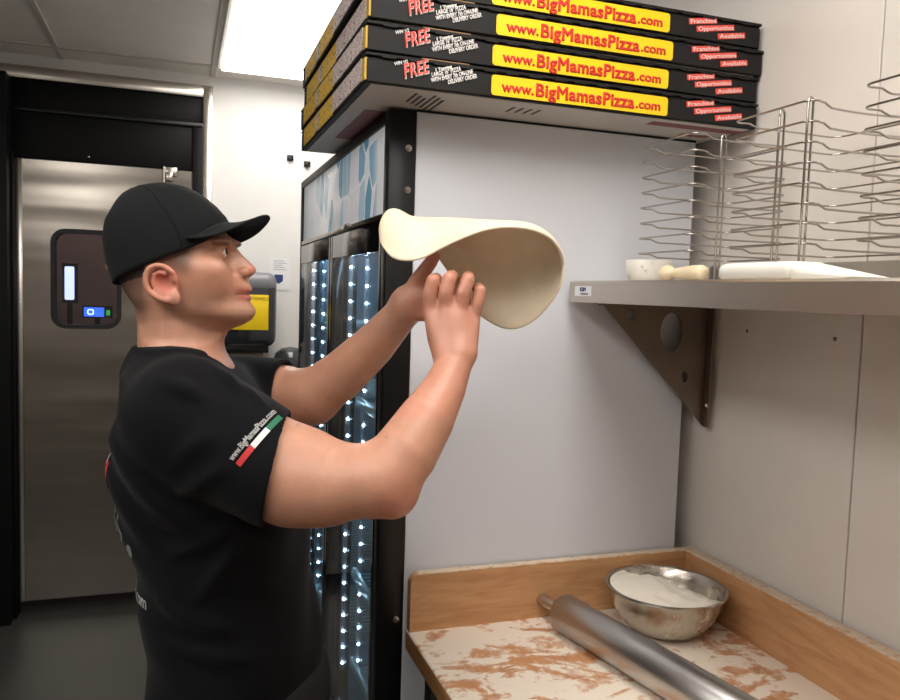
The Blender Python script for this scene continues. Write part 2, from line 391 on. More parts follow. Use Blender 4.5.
# lamps in the grid
def ceiling_lamp(cx, cy, label, e=None):
    t = empty('ceiling_light', (cx, cy, ZC-.012)); tag(t, label, 'light', 'flat ceiling light panels')
    bm = bmesh.new(); ring_plate(bm, [(x, y, -.004) for x, y in rrect(.64, 1.30, .005, 2)], [(x, y, -.004) for x, y in rrect(.60, 1.26, .005, 2)], (0, 0, .012))
    finish('frame', bm, M['tbar'], t)
    bx('diffuser', (-.30, -.63, -.014), (.30, .63, .004), M['lamp'], t)
    return t
gx = lambda k: .15+.665*(k+.5)
gy = lambda k: 3.872-1.33*(k+.5)
ceiling_lamp(gx(0), gy(0), 'bright flat ceiling light panel above the fridge and far wall')
ceiling_lamp(gx(-2), gy(2), 'flat ceiling light panel over the near left of the room')
ceiling_lamp(gx(0), gy(2), 'flat ceiling light panel over the wooden bench')
ceiling_lamp(gx(-4), gy(2), 'flat ceiling light panel over the far left of the room')
ceiling_lamp(gx(-2), gy(3), 'flat ceiling light panel behind the viewpoint')

# ------------------------------------------------------------------ door, its frame and the room beyond
d1 = empty('door_1'); struct(d1)
DY = 4.0
cx, cz, ww, wh = -.405, 1.582, .27, .43
N = 8
inner = [(cx+x, DY, cz+z) for x, z in rrect(ww, wh, .055, N)]
def on_rect(p, x0, x1, z0, z1):
    dx, dz = p[0]-cx, p[2]-cz; cs = []
    if dx: cs += [((x1 if dx > 0 else x0)-cx)/dx]
    if dz: cs += [((z1 if dz > 0 else z0)-cz)/dz]
    s = min(c for c in cs if c > 0); return (cx+dx*s, DY, cz+dz*s)
x0, x1, z0, z1 = -.69, .055, .07, 2.115
outer = [on_rect(p, x0, x1, z0, z1) for p in inner]
for cxx, czz in ((x0, z0), (x1, z0), (x0, z1), (x1, z1)):
    i = min(range(len(outer)), key=lambda k: (outer[k][0]-cxx)**2+(outer[k][2]-czz)**2); outer[i] = (cxx, DY, czz)
bm = bmesh.new(); ring_plate(bm, outer, inner, (0, .04, 0)); finish('door_panel', bm, M['steel_door'], d1)
bx('edge_strip', (x0-.004, DY-.004, z0), (x0+.022, DY+.02, z1), M['steel_trim'], d1, .002)
bm = bmesh.new(); ring_plate(bm, [(cx+x, DY-.008, cz+z) for x, z in rrect(ww+.03, wh+.03, .065, N)], [(cx+x, DY-.008, cz+z) for x, z in rrect(ww-.008, wh-.008, .05, N)], (0, .055, 0))
finish('window_gasket', bm, M['rubber'], d1, True, .6)
bm = bmesh.new(); prism(bm, [(cx+x, DY+.018, cz+z) for x, z in rrect(ww, wh, .054, N)], (0, .004, 0)); finish('window_pane', bm, M['pane'], d1)
bm = bmesh.new(); box(bm, (-.075, DY-.022, 2.085), (-.01, DY-.0005, 2.125), .003); box(bm, (-.06, DY-.03, 2.06), (-.03, DY-.0005, 2.10), .003); cyl(bm, (-.068, DY-.026, 2.05), (-.068, DY-.026, 2.125), .006)
finish('hinge', bm, M['steel_trim'], d1, True, .5)
# black frame: jamb at left (stands proud), header in two steps
t1 = empty('trim_1'); struct(t1)
bx('frame_post', (-1.20, 3.90, 0), (-.712, DY+.06, DZ), M['black_paint'], t1, .003)
bx('frame_stop', (-.712, 3.97, 0), (-.698, DY+.06, 2.14), M['black_paint'], t1, .001)
bx('header_board', (-.712, 4.0, 2.122), (.105, DY+.06, 2.34), M['black_paint'], t1, .002)
bx('header_board', (-.712, 4.02, 2.345), (.105, DY+.06, DZ), M['black_paint'], t1, .002)
bx('header_lip', (-.712, 3.985, 2.325), (.105, 4.01, 2.345), M['black_satin'], t1, .003)
bx('frame_post', (.060, 3.99, 0), (.105, DY+.06, 2.34), M['black_paint'], t1, .002)
bm = bmesh.new(); lathe(bm, [(0, .002), (.003, .0015), (.005, 0)], (-.395, 3.998, 2.145), 14, (0, -1, 0)); finish('screw', bm, M['chrome'], t1, True)
t2 = empty('trim_2'); struct(t2)
bx('steel_jamb', (.107, 4.0, 0), (.150, YB, DZ+.055), M['steel_trim'], t2, .003)
bx('steel_head', (-1.7, 4.005, DZ+.002), (.150, YB, DZ+.058), M['steel_trim'], t2, .003)
t3 = bx('trim_3', (-2.9, 3.93, 0), (-1.203, YB, DZ), M['black_paint'], None, .003); struct(t3)
bb = bx('baseboard_back', (.152, YB-.012, 0), (XW, YB-.0005, .1), M['black_paint']); struct(bb)
# the dim room seen through the door window
wbey = empty('wall_beyond'); struct(wbey)
for lo, hi in (((-1.6, 5.5, 0), (.9, 5.56, 2.6)), ((-1.66, YB+.1, 0), (-1.6, 5.5, 2.6)), ((.9, YB+.1, 0), (.96, 5.5, 2.6)), ((-1.6, YB+.1, 2.6), (.9, 5.56, 2.65))):
    bx('wall_panel', lo, hi, M['mauve'], wbey)
o = bpy.data.objects.new('tube_lamp', None); COL.objects.link(o); o.location = (-.62, 5.2, 1.56)
tag(o, 'narrow upright cool white light seen through the steel door window', 'light')
bx('tube', (-.026, -.012, -.1), (.026, .012, .1), M['tube_light'], o, .008); bx('housing', (-.045, .013, -.12), (.045, .03, .12), M['black_satin'], o, .003)
bx('stand', (-.015, .015, -1.56), (.015, .029, -.12), M['black_satin'], o)
o = empty('control_display', (-.435, 4.9, 1.40)); tag(o, 'small glowing blue display low in the steel door window', 'display')
bx('housing', (-.085, .006, -.035), (.075, .05, .035), M['black_satin'], o, .004)
bx('screen', (-.075, 0, -.026), (.03, .006, .026), M['blue_screen'], o)
bx('green_lamp', (.042, 0, -.018), (.062, .006, .012), M['green_light'], o)
bm = bmesh.new(); ring_plate(bm, [(x-.04, -.001, z) for x, z in rrect(.036, .034, .012, 4)], [(x-.04, -.001, z) for x, z in rrect(.022, .02, .008, 4)], (0, .0005, 0)); finish('symbol', bm, M['screen_white'], o)
bx('stand', (-.02, .012, -1.40), (.01, .04, -.035), M['black_satin'], o)
pl = bpy.data.lights.new('beyond_fill', 'POINT'); pl.energy = 9; pl.shadow_soft_size = .15; pl.color = (1, .88, .85)  # unseen fill light added to light the room behind the door
po = bpy.data.objects.new('beyond_fill', pl); COL.objects.link(po); po.location = (-.3, 4.7, 2.4)

# ------------------------------------------------------------------ back wall fittings
o = empty('towel_dispenser', (.30, YB, 1.45)); tag(o, 'black paper towel dispenser with yellow label on the white wall', 'dispenser')
bm = bmesh.new(); box(bm, (-.12, -.20, -.17), (.155, -.001, .19), .05, 5); finish('cover', bm, M['plastic_dark'], o, True, .8)
bm = bmesh.new(); box(bm, (-.117, -.204, .09), (.152, -.1, .194), .045, 5); finish('top_highlight', bm, M['plastic_grey'], o, True, .8)  # grey band stands in for the highlight on top of the cover
bx('label_plate', (-.085, -.2075, -.085), (.112, -.2005, .085), M['yellow_label'], o, .002)
place_text('lettering', 'PAPER TOWELS', .022, M['ink'], o, (-.03, -.2082, .066), (1, 0, 0), (0, 0, 1), width=.14)
bx('outlet', (-.11, -.16, -.2), (.12, -.03, -.165), M['black_satin'], o, .006)
bm = bmesh.new()
vsr = []
for i in range(9):
    z = -.168-.018*i; y = -.10-.01*math.sin(i*.6)
    vsr.append((bm.verts.new((-.09, y, z)), bm.verts.new((.10, y-.003, z))))
for a, b in zip(vsr, vsr[1:]): bm.faces.new((a[0], a[1], b[1], b[0]))
ob = finish('paper_towel', bm, M['brown_paper'], o, True); md = ob.modifiers.new('thickness', 'SOLIDIFY'); md.thickness = .0015
o = empty('soap_dispenser', (.535, YB, 1.235)); tag(o, 'dark domed soap dispenser on the white wall beside the fridge', 'dispenser')
bm = bmesh.new(); lathe(bm, [(.085, -.22), (.09, -.10), (.088, -.03), (.075, .01), (.045, .035), (0, .043)], (0, -.092, 0), 32); finish('dome', bm, M['soap_dark'], o, True, .9)
bx('mount', (-.05, -.05, -.2), (.05, -.001, -.02), M['plastic_grey'], o, .004)
o = empty('wall_notice', (.485, YB, 1.645)); tag(o, 'small white paper notice with navy badge on the white wall', 'notice')
bx('sheet', (-.048, -.003, -.085), (.052, -.0008, .08), M['paper'], o)
bm = bmesh.new(); prism(bm, [(x*.8-.006, -.0036, z*.8-.01) for x, z in ((-.024, .005), (.030, .005), (.030, -.035), (.003, -.055), (-.024, -.035))], (0, .0005, 0)); finish('badge', bm, M['navy'], o)
bm = bmesh.new()
for i in range(5): box(bm, (-.03, -.0036, .062-.011*i), (-.03+.055+.012*math.sin(i*2.1), -.0031, .0645-.011*i))
finish('text_lines', bm, M['grey_cloth'], o)
for i, (x, z, lb) in enumerate(((.529, 2.229, 'small dark square clip high on the white wall, left of the pair'), (.615, 2.205, 'small dark clip beside the pizza boxes, right of the pair'))):
    o = empty('wall_clip', (x, YB, z)); tag(o, lb, 'clip', 'dark clips on the wall')
    bm = bmesh.new(); box(bm, (-.016, -.012, -.014), (.016, -.0005, .014), .003); box(bm, (-.006, -.022, -.018), (.004, -.01, .0), .002); finish('body', bm, M['black_satin'], o, True, .6)

# ------------------------------------------------------------------ refrigerator
XF, YS, YE, XBK, ZT = .385, 1.502, 2.66, 1.094, 1.925
fr = empty('display_refrigerator', ((XF+XBK)/2, (YS+YE)/2, 0)); FO = Vector(fr.location)
tag(fr, 'black two-door glass display fridge with white side panel and blue header', 'refrigerator')
def fx(name, lo, hi, mat, bev=0, par=None, seg=2):
    return bx(name, tuple(a-b for a, b in zip(lo, FO)), tuple(a-b for a, b in zip(hi, FO)), mat, par or fr, bev, seg)
fx('side_panel', (.441, YS, .06), (XBK, YS+.02, ZT), M['fridge_panel'], .002)
fx('side_panel', (.441, YE-.02, .06), (XBK, YE, ZT), M['fridge_panel'], .002)
fx('back_panel', (XBK-.02, YS+.02, .06), (XBK, YE-.02, ZT), M['fridge_panel'])
fx('top_panel', (.441, YS, ZT), (XBK, YE, ZT+.004), M['black_satin'])
p = fx('corner_post', (XF, YS-.002, .06), (.441, YS+.035, ZT), M['black_satin'], .003); p['label'] = 'black post with round bolts'
for z in (1.852, 1.771, .9, .5):
    bm = bmesh.new(); lathe(bm, [(0, .0035), (.003, .0035), (.0034, .002), (.0068, .0018), (.0074, 0)], Vector((.425, YS-.002, z))-FO, 20, (0, -1, 0)); finish('bolt', bm, M['chrome'], p, True, .6)
fx('corner_post', (XF, YE-.03, .06), (.441, YE, ZT), M['black_satin'], .003)
fx('base', (XF+.01, YS+.004, .06), (XBK-.02, YE-.004, .36), M['black_satin'], .003)
for xx in (.46, 1.04):
    for yy in (YS+.08, YE-.08):
        bm = bmesh.new(); cyl(bm, Vector((xx, yy, 0))-FO, Vector((xx, yy, .07))-FO, .022); finish('foot', bm, M['rubber'], fr)
bm = bmesh.new()
for i in range(9): box(bm, Vector((XF-.002, YS+.08, .11+.022*i))-FO, Vector((XF+.012, YE-.08, .121+.022*i))-FO, .002)
finish('grille', bm, M['black_satin'], fr)
# interior
fx('liner', (1.04, YS+.022, .36), (XBK-.022, YE-.022, 1.72), M['fridge_inner'])
fx('liner', (.445, YS+.021, .36), (1.04, YS+.04, 1.72), M['fridge_inner'])
fx('liner', (.445, YE-.04, .36), (1.04, YE-.021, 1.72), M['fridge_inner'])
fx('liner', (.445, YS+.04, 1.70), (1.04, YE-.04, 1.72), M['fridge_inner'])
fx('liner', (.445, YS+.04, .36), (1.04, YE-.04, .38), M['fridge_inner'])
# header sign
h = fx('header_sign', (XF+.006, YS+.036, 1.722), (.44, YE-.031, 1.905), M['header'], .002)
for ob in (h,):
    me = ob.data; ob.location = -FO
    for v in me.vertices: v.co += FO
fx('header_trim', (XF, YS+.036, 1.715), (XF+.016, YE-.031, 1.727), M['steel_trim'], .002)
fx('header_trim', (XF, YS+.036, 1.903), (XF+.02, YE-.031, 1.915), M['dark_steel'], .002)
fx('header_latch', (XF-.006, 1.86, 1.718), (XF+.004, 1.93, 1.730), M['chrome'], .002)
fx('top_trim', (XF, YS+.036, 1.914), (.442, YE-.031, 1.925), M['black_satin'], .002)
YM = 2.105
fx('interior_fill', (.48, YS+.08, 1.685), (.51, YE-.08, 1.699), simple('fridge_fill_glow', (.50, .74, 1, 1), .3, emit=22))  # glowing bar added to brighten the interior, hidden behind the door frame top
def fridge_door(ya, yb, label):
    w = .022
    d = fx('door', (XF, ya, .42), (XF+.03, ya+w, 1.712), M['black_gloss'], .002)
    d['label'] = label
    fx('frame_side', (XF, yb-w, .42), (XF+.03, yb, 1.712), M['black_gloss'], .002, d)
    fx('frame_top', (XF, ya+w, 1.652), (XF+.03, yb-w, 1.712), M['black_gloss'], .002, d)
    fx('frame_bottom', (XF, ya+w, .42), (XF+.03, yb-w, .50), M['black_gloss'], .002, d)
    fx('glass_pane', (XF+.001, ya+w, .50), (XF+.005, yb-w, 1.652), M['glass'], 0, d)
    return d
fridge_door(YS+.037, YM-.012, 'nearer glass door')
fridge_door(YM-.002, YE-.004, 'farther glass door')
fx('mullion', (XF+.032, YM-.03, .38), (XF+.07, YM+.02, 1.71), M['black_satin'], .002)
# shelves: wire grids
def wire_shelf(z, ya, yb, tilt=.0):
    bm = bmesh.new()
    for k in range(int((yb-ya)/.026)+1):
        y = ya+k*.026; cyl(bm, Vector((.47, y, z))-FO, Vector((1.02, y, z+tilt))-FO, .0018, seg=6)
    for x in (.468, .66, .85, 1.02): cyl(bm, Vector((x, ya-.004, z-.003))-FO, Vector((x, yb+.004, z-.003))-FO, .003, seg=8)
    finish('wire_shelf', bm, M['fridge_wire'], fr, True)
    fx('shelf_edge', (.452, ya-.004, z-.012), (.464, yb+.004, z+.016), M['fridge_wire'], .003)
for z in (.55, .80, 1.05, 1.27, 1.47):
    wire_shelf(z, YS+.06, YM-.06); wire_shelf(z, YM+.04, YE-.06)
# led strips
def led_strip(x, y, z0, z1, n, power):
    s_ = fx('light_strip', (x-.007, y-.003, z0), (x+.007, y+.006, z1), M['plastic_grey'], .002); first = None
    for i in range(n):
        z = z0+(z1-z0)*(i+.5)/n
        if first is None:
            bm = bmesh.new(); bmesh.ops.create_uvsphere(bm, u_segments=8, v_segments=6, radius=.0032); ob = first = finish('light_diode', bm, M['led'], s_, True)
        else: ob = first.copy(); COL.objects.link(ob); ob.parent = s_
        ob.location = Vector((x, y-.005, z))-FO
for x, y, n, pw in ((.434, 2.064, 25, 0), (.478, 2.064, 24, 0), (.424, YE-.047, 25, 0), (.458, YE-.047, 24, 0)):
    led_strip(x, y, .52, 1.655, n, pw)

# ------------------------------------------------------------------ pizza boxes
BW, BD, BH = .83, .75, .0535
def pizza_box_first():
    t = empty('pizza_box')
    bm = bmesh.new()
    box(bm, (0, .004, .002), (BW, BD, BH-.0075), .002, 1)
    finish('base_tray', bm, M['box_black'], t, True, .6)
    bm = bmesh.new(); box(bm, (-.001, .0, BH-.0065), (BW+.001, BD+.001, BH-.001), .0012, 1)
    # tuck tabs along the lid's front edge
    rnd = random.Random(3)
    for k in range(17):
        x = .03+k*.047+rnd.uniform(-.004, .004); box(bm, (x, -.0006, BH-.0085), (x+.026, .003, BH-.004), .0008, 1)
    finish('lid', bm, M['box_black'], t, True, .6)
    bm = bmesh.new(); box(bm, (.002, .0015, .003), (BW-.002, .0045, BH-.012), .001, 1); finish('front_flap', bm, M['box_black'], t, True, .6)
    ob = bx('underside', (.012, .012, .0005), (BW-.012, BD-.012, .0022), M['box_under'], t); 
    # printing on the front
    f = lambda x, z, y=.0012: (x, y, z)
    bm = bmesh.new(); prism(bm, [(x+.4225, .0006, z+.0235) for x, z in rrect(.377, .0365, .006, 5)], (0, .0012, 0)); L = finish('yellow_band', bm, M['box_yellow'], t)
    place_text('web_address', 'www.', .026, M['box_red'], L, (.253, .0002, .0215), (1, 0, 0), (0, 0, 1), width=.066, bold=.0009)
    place_text('web_address', 'BigMamasPizza', .033, M['box_red'], L, (.323, .0002, .0225), (1, 0, 0), (0, 0, 1), width=.212, bold=.0012, space=1.06)
    place_text('web_address', '.com', .024, M['box_red'], L, (.538, .0002, .0215), (1, 0, 0), (0, 0, 1), width=.056, bold=.0008)
    a = math.radians(18); X = (math.cos(a), 0, math.sin(a)); Z = (-math.sin(a)*.5, 0, math.cos(a))
    r = place_text('free_shadow', 'FREE', .034, M['box_white'], t, (.0685, .0005, .0245), X, (-.10, 0, 1), width=.0475, bold=.0014, space=1.1)
    place_text('free_lettering', 'FREE', .033, M['box_pinkred'], r, (.0682, .0001, .0250), X, (-.10, 0, 1), width=.0465, bold=.0012, space=1.1)
    place_text('small_lettering', 'WIN 1/2', .0085, M['box_white'], t, (.050, .0005, .0365), X, Z, width=.026, bold=.0002)
    for s_, x, z, w in (('1 Topping', .126, .0360, .032), ('LARGE 16" PIZZA', .119, .0260, .058), ('WITH EVERY 7th ON-LINE', .118, .0162, .083), ('DELIVERY ORDER', .150, .0172, .058)):
        place_text('small_lettering', s_, .0105 if s_[0] != '1' else .007, M['box_white'], t, (x, .0005, z), X, Z, width=w, bold=.0004)
    a = math.radians(9); X = (math.cos(a), 0, math.sin(a)); Z = (-math.sin(a), 0, math.cos(a))
    for s_, x, z, w in (('Franchise', .659, .0335, .060), ('Opportunities', .678, .0215, .084), ('Available', .729, .0135, .060)):
        bm = bmesh.new(); A = Vector((x-.003, .0006, z-.0056)); xv = Vector(X)*(w+.006); zv = Vector(Z)*.0112
        prism(bm, [A, A+xv, A+xv+zv, A+zv], (0, .001, 0)); b = finish('red_flash', bm, M['box_pinkred'], t)
        place_text('lettering', s_, .0118, M['box_white'], b, (x, .0003, z), X, Z, width=w, bold=0)
    # printing on the left side: coupons and gold pattern, kraft corner
    y = .012
    sd = [('gold_corner', .012, .026, M['box_gold'])]
    for k, (w, m) in enumerate(((.085, 'coupon'), (.088, 'coupon'), (.086, 'coupon'), (.17, 'gold_pattern'), (.035, 'coupon'), (.17, 'gold_pattern'))):
        y0 = .03+sum((.085+.006, .088+.006, .086+.006, .17+.006, .035+.006, .17)[:k])
        bx('side_print', (-.0022, y0, .006+(.003 if m == 'coupon' else 0)), (.003, y0+w, BH-.006), M[m], t)
    bx('gold_corner', (-.0018, .004, .006), (.003, .024, BH-.010), M['box_gold'], t)
    # torn kraft edge and white corner
    bm = bmesh.new(); box(bm, (.10, -.0006, BH-.0018), (.19, .006, BH+.0002), .0005, 1); finish('torn_edge', bm, M['box_kraft'], t)
    return t
def children(o): return [c for c in bpy.data.objects if c.parent == o]
def copy_tree(o, parent=None):
    c = o.copy(); COL.objects.link(c)
    if parent is not None: c.parent = parent; 
    for ch in children(o): copy_tree(ch, c)
    return c
pb = pizza_box_first()
# the stack; each box lies on the one below, a little shifted and turned
stack = [(.303, 1.352, 0), (.304, 1.3535, .004), (.308, 1.351, 0.0), (.300, 1.358, -.006)]
labels = ['lowest pizza box of the stack, on top of the fridge', 'second pizza box from the bottom of the stack', 'third pizza box from the bottom of the stack', 'topmost pizza box of the stack, pushed slightly left']
Z0 = ZT+.0045
bxs = []
for i, (x, y, a) in enumerate(stack):
    b = pb if i == 0 else copy_tree(pb)
    b.location = (x, y, Z0+i*(BH+.0005)); b.rotation_euler = (0, 0, a); b['label'] = labels[i]; b['category'] = 'pizza box'; b['group'] = 'pizza boxes stacked on the fridge'
    bxs.append(b)
# prints under the lowest box
bm = bmesh.new(); box(bm, (.045, .20, -.0001), (.10, .52, .0008)); finish('red_stamp', bm, M['box_stamp'], bxs[0])
bm = bmesh.new(); box(bm, (.60, .03, -.0001), (.82, .06, .0008)); box(bm, (.72, .10, -.0001), (.79, .12, .0008)); finish('red_stamp', bm, M['box_stamp'], bxs[0])
bm = bmesh.new()
for k in range(6): box(bm, (.10+.012*k, .035+.013*(k % 3), -.0001), (.105+.012*k, .10+.012*k, .0008))
for k in range(4): box(bm, (.30+.018*k, .05, -.0001), (.305+.018*k, .09, .0008))
ob = finish('bar_marks', bm, M['ink'], bxs[0]); ob['kind'] = 'stuff'

# ------------------------------------------------------------------ wall shelf
SX, SZ0, SZ1, SY = .785, 1.560, 1.605, 1.485
sh = empty('wall_shelf', (XW, .6, SZ1)); SO = Vector(sh.location)
tag(sh, 'long stainless steel wall shelf on a triangular bracket', 'shelf')
S = lambda x, y, z: Vector((x, y, z))-SO
bm = bmesh.new()
# folded sheet: top, front lip, back upstand
prof = [(SX+.018, SZ0), (SX+.018, SZ0-.0), (SX, SZ0+.001), (SX, SZ1-.004), (SX+.004, SZ1), (XW-.004, SZ1), (XW-.003, SZ1+.045), (XW-.0005, SZ1+.045), (XW-.0005, SZ1-.003), (SX+.006, SZ1-.003), (SX+.0025, SZ1-.006), (SX+.0025, SZ0+.004), (SX+.018, SZ0+.003)]
prism(bm, [S(x, -.6, z) for x, z in prof[1:]], (0, SY+.6, 0)); finish('shelf_top', bm, M['steel_shelf'], sh)
bm = bmesh.new(); prism(bm, [S(SX+.001, SY, SZ0+.001), S(SX+.001, SY, SZ1-.001), S(XW-.002, SY, SZ1-.001), S(XW-.002, SY, SZ0+.001)], (0, .003, 0)); finish('end_cap', bm, M['steel_shelf'], sh)
st = bx('sticker', S(SX-.0009, 1.395, 1.574), S(SX-.0001, 1.462, 1.594), M['paper'], sh); st['label'] = 'white sticker with blue lettering'
place_text('lettering', 'KSM', .011, M['navy'], st, S(SX-.0011, 1.440, 1.587), (0, -1, 0), (0, 0, 1), width=.024, bold=.0004, align='LEFT')
bm = bmesh.new(); box(bm, S(SX-.0013, 1.405, 1.5765), S(SX-.0009, 1.437, 1.580)); finish('lettering', bm, M['grey_cloth'], st)
def bracket(y):
    # triangular gusset with one large and two small holes
    A = (XW-.001-.355+.05, SZ0-.002); B = (XW-.02, SZ0-.002); Cc = (XW-.02, 1.305)
    ax, bxx, cxx = .835, 1.122, 1.122
    big = (1.026, 1.501, .0285, .043)
    outer_pts = [(.852, SZ0-.001), (1.134, SZ0-.001), (1.134, 1.292), (1.124, 1.288)]
    bm = bmesh.new()
    # triangulated fill with holes
    loops = []
    def ring(pts):
        vs = [bm.verts.new(S(x, y, z)) for x, z in pts]; return [bm.edges.new((vs[i], vs[(i+1) % len(vs)])) for i in range(len(vs))]
    es = ring(outer_pts)
    for hx, hz, rx, rz in (big, (.921, 1.538, .009, .0095), (1.066, 1.402, .0085, .012)):
        es += ring([(hx+rx*math.cos(2*PI*k/24), hz+rz*math.sin(2*PI*k/24)) for k in range(24)])
    bmesh.ops.triangle_fill(bm, edges=es, use_beauty=True)
    g = finish('gusset', bm, M['steel_bracket'], sh); md = g.modifiers.new('thickness', 'SOLIDIFY'); md.thickness = .003; md.offset = 0
    bx('wall_flange', S(1.120, y-.022, 1.289), S(1.1235, y-.001, SZ0-.001), M['steel_bracket'], sh, .002)
    bx('wall_plate', S(1.128, y-.001, 1.29), S(XW-.0005, y+.018, SZ0-.001), M['steel_bracket'], sh, .001)
    bx('top_flange', S(.852, y-.0, SZ0-.0045), S(1.12, y+.02, SZ0-.0005), M['steel_bracket'], sh, .001)
    bm = bmesh.new(); lathe(bm, [(0, .004), (.0045, .0035), (.006, 0)], S(1.120, y-.012, 1.338), 14, (-1, 0, 0)); finish('screw', bm, M['chrome'], sh, True)
bracket(1.462); bracket(.1)

# things on the shelf
o = empty('ceramic_cup', (.918, 1.395, SZ1)); tag(o, 'small white ceramic cup with flecks at the shelf end by the fridge', 'cup')
bm = bmesh.new(); lathe(bm, [(0, .002), (.03, .002), (.034, 0.0), (.040, .004), (.047, .015), (.049, .043), (.048, .046), (.045, .045), (.043, .018), (.034, .008), (0, .006)], (0, 0, 0), 40)
t = NT('speckled_white'); t.l(t.ramp(t.noise(55, 5, .7), [(.60, srgb(226, 222, 212)), (.68, srgb(150, 120, 96))]), t.b.inputs['Base Color']); t.b.inputs['Roughness'].default_value = .35
finish('vessel', bm, t.m, o, True, .7)
o = empty('wooden_pestle', (.861, 1.215, SZ1+.0155)); tag(o, 'cream wooden pestle with ball end lying on the steel shelf', 'pestle')
ax = Vector((.07, -1, 0)).normalized()
bm = bmesh.new(); lathe(bm, [(0, -.047), (.007, -.045), (.013, -.038), (.0155, -.030), (.0135, -.021), (.009, -.014), (.0085, -.008), (.011, .010), (.0135, .04), (.0138, .062), (.012, .068), (0, .069)], (0, 0, 0), 28, ax); finish('shaft', bm, M['cream_wood'], o, True)
o = empty('white_slab', (.835, .872, SZ1)); tag(o, 'long white rounded slab lying flat on the steel shelf under the wire racks', 'board')
def pillow(name, outline, levels, mat, par):
    """slab with softly rounded edges: the outline drawn in towards its middle level by level"""
    bm = bmesh.new(); cx_ = sum(p[0] for p in outline)/len(outline); cy_ = sum(p[1] for p in outline)/len(outline)
    hx = max(abs(p[0]-cx_) for p in outline); hy = max(abs(p[1]-cy_) for p in outline); rings = []
    for z, ins in levels:
        rings.append([bm.verts.new((cx_+(x-cx_)*(1-ins/hx), cy_+(y-cy_)*(1-ins/hy), z if not callable(z) else z(y))) for x, y in outline])
    n = len(outline)
    for A_, B_ in zip(rings, rings[1:]):
        for k in range(n): bm.faces.new((A_[k], A_[(k+1) % n], B_[(k+1) % n], B_[k]))
    bm.faces.new(rings[0][::-1]); bm.faces.new(rings[-1]); return finish(name, bm, mat, par, True, .9)
pillow('thick_slab', [(x+.002, y+.078) for x, y in rrect(.076, .172, .022, 8)], [(0, .004), (.005, .0), (.017, .0), (.0225, .003), (.0255, .009)], M['white_matte'], o)
hz = lambda f: (lambda y: max(.003, (.0045+(y+.105)*.17)*f))
pillow('thin_wedge', [(x+.001, y-.048) for x, y in rrect(.070, .125, .018, 8)], [(0, .003), (hz(.4), .0), (hz(.8), .0015), (hz(1), .006)], M['white_matte'], o)

# wire pan racks
def make_rack():
    t = empty('wire_rack'); W, Dp = .225, .175
    n = 8; z0, z1 = .058, .272
    for i in range(n):
        z = z0+(z1-z0)*i/(n-1); bm = bmesh.new()
        r = .028
        pts = []
        # wall side straight, curved toward the front corners; small steps (kinks) near the posts
        for cxx, cyy, a0 in ((W-r, Dp-r, 0), (r*.6, Dp-r*.6, PI/2), (r*.6, r*.6, PI), (W-r, r, 1.5*PI)):
            rr = r if cxx > .1 else r*.6
            for k in range(7):
                a = a0+PI/2*k/6; pts.append([cxx+rr*math.cos(a), cyy+rr*math.sin(a), z])
        full = []
        for j in range(len(pts)):
            a, b = pts[j], pts[(j+1) % len(pts)]; L = math.dist(a, b); full.append(a)
            m = max(1, int(L/.008))
            for q in range(1, m): full.append([a[c]+(b[c]-a[c])*q/m for c in range(3)])
        for p in full:
            # bowed sides and step down toward the wall
            if .02 < p[0] < W-.02:
                bow = .014*math.sin(PI*(p[0])/W); p[1] += bow if p[1] < Dp/2 else -bow*.4
            s = min(1, max(0, (p[0]-.035)/.012)); p[2] -= .006*s*s*(3-2*s)
        tube(bm, full, .0017, 7, closed=True); finish('tier', bm, M['chrome'], t, True)
        bm = bmesh.new(); bmesh.ops.create_uvsphere(bm, u_segments=8, v_segments=6, radius=.0030, matrix=Matrix.Translation((.004, .010, z))); finish('weld', bm, M['chrome'], t, True)
    return t
def add_posts(t, posts):
    for (px, py, ang) in posts:
        g = .0075; dx, dy = math.cos(ang)*g, math.sin(ang)*g
        pts = [(px-dx, py-dy, .0), (px-dx, py-dy, .268)]
        for k in range(1, 8):
            a = PI*k/8; pts.append((px-dx*math.cos(a), py-dy*math.cos(a), .268+g*1.2*math.sin(a)))
        pts += [(px+dx, py+dy, .268), (px+dx, py+dy, .0)]
        bm = bmesh.new(); tube(bm, pts, .0019, 8); finish('post', bm, M['chrome'], t, True)
rk = make_rack()
rk.location = (.885, 1.222, SZ1+.0005)
tag(rk, 'chrome wire pan rack on the shelf nearest the fridge', 'rack', 'wire pan racks on the steel shelf')
r2 = copy_tree(rk); r2.location = (.893, .952, SZ1+.0005); r2['label'] = 'chrome wire pan rack in the middle, above the white slab'
add_posts(rk, [(.075, .012, .35)]); r3 = copy_tree(r2); r3.location = (.900, .690, SZ1+.0005); r3['label'] = 'chrome wire pan rack cut off by the right edge'

add_posts(r2, [(.006, .006, .35), (.024, .085, .35)]); add_posts(r3, [(.006, .006, .35), (.05, .12, .35)])

# ------------------------------------------------------------------ baker's bench
BX0, BZ, BY0, BY1 = .445, .88, -.25, 1.499
be = empty('bakers_bench', (.8, .6, 0)); BO = Vector(be.location); tag(be, 'wooden bench with raised back edges, dusted with flour', 'bench')
def bb_(name, lo, hi, mat, bev=0, seg=3):
    ob = bx(name, lo, hi, mat, be, bev, seg); ob.location = -BO; return ob
wt = bb_('worktop', (BX0, BY0, BZ-.044), (XW-.004, BY1-.001, BZ), M['wood'], .006)
wt.data.materials.append(M['deck'])
for p_ in wt.data.polygons:
    if p_.normal.z > .3: p_.material_index = 1
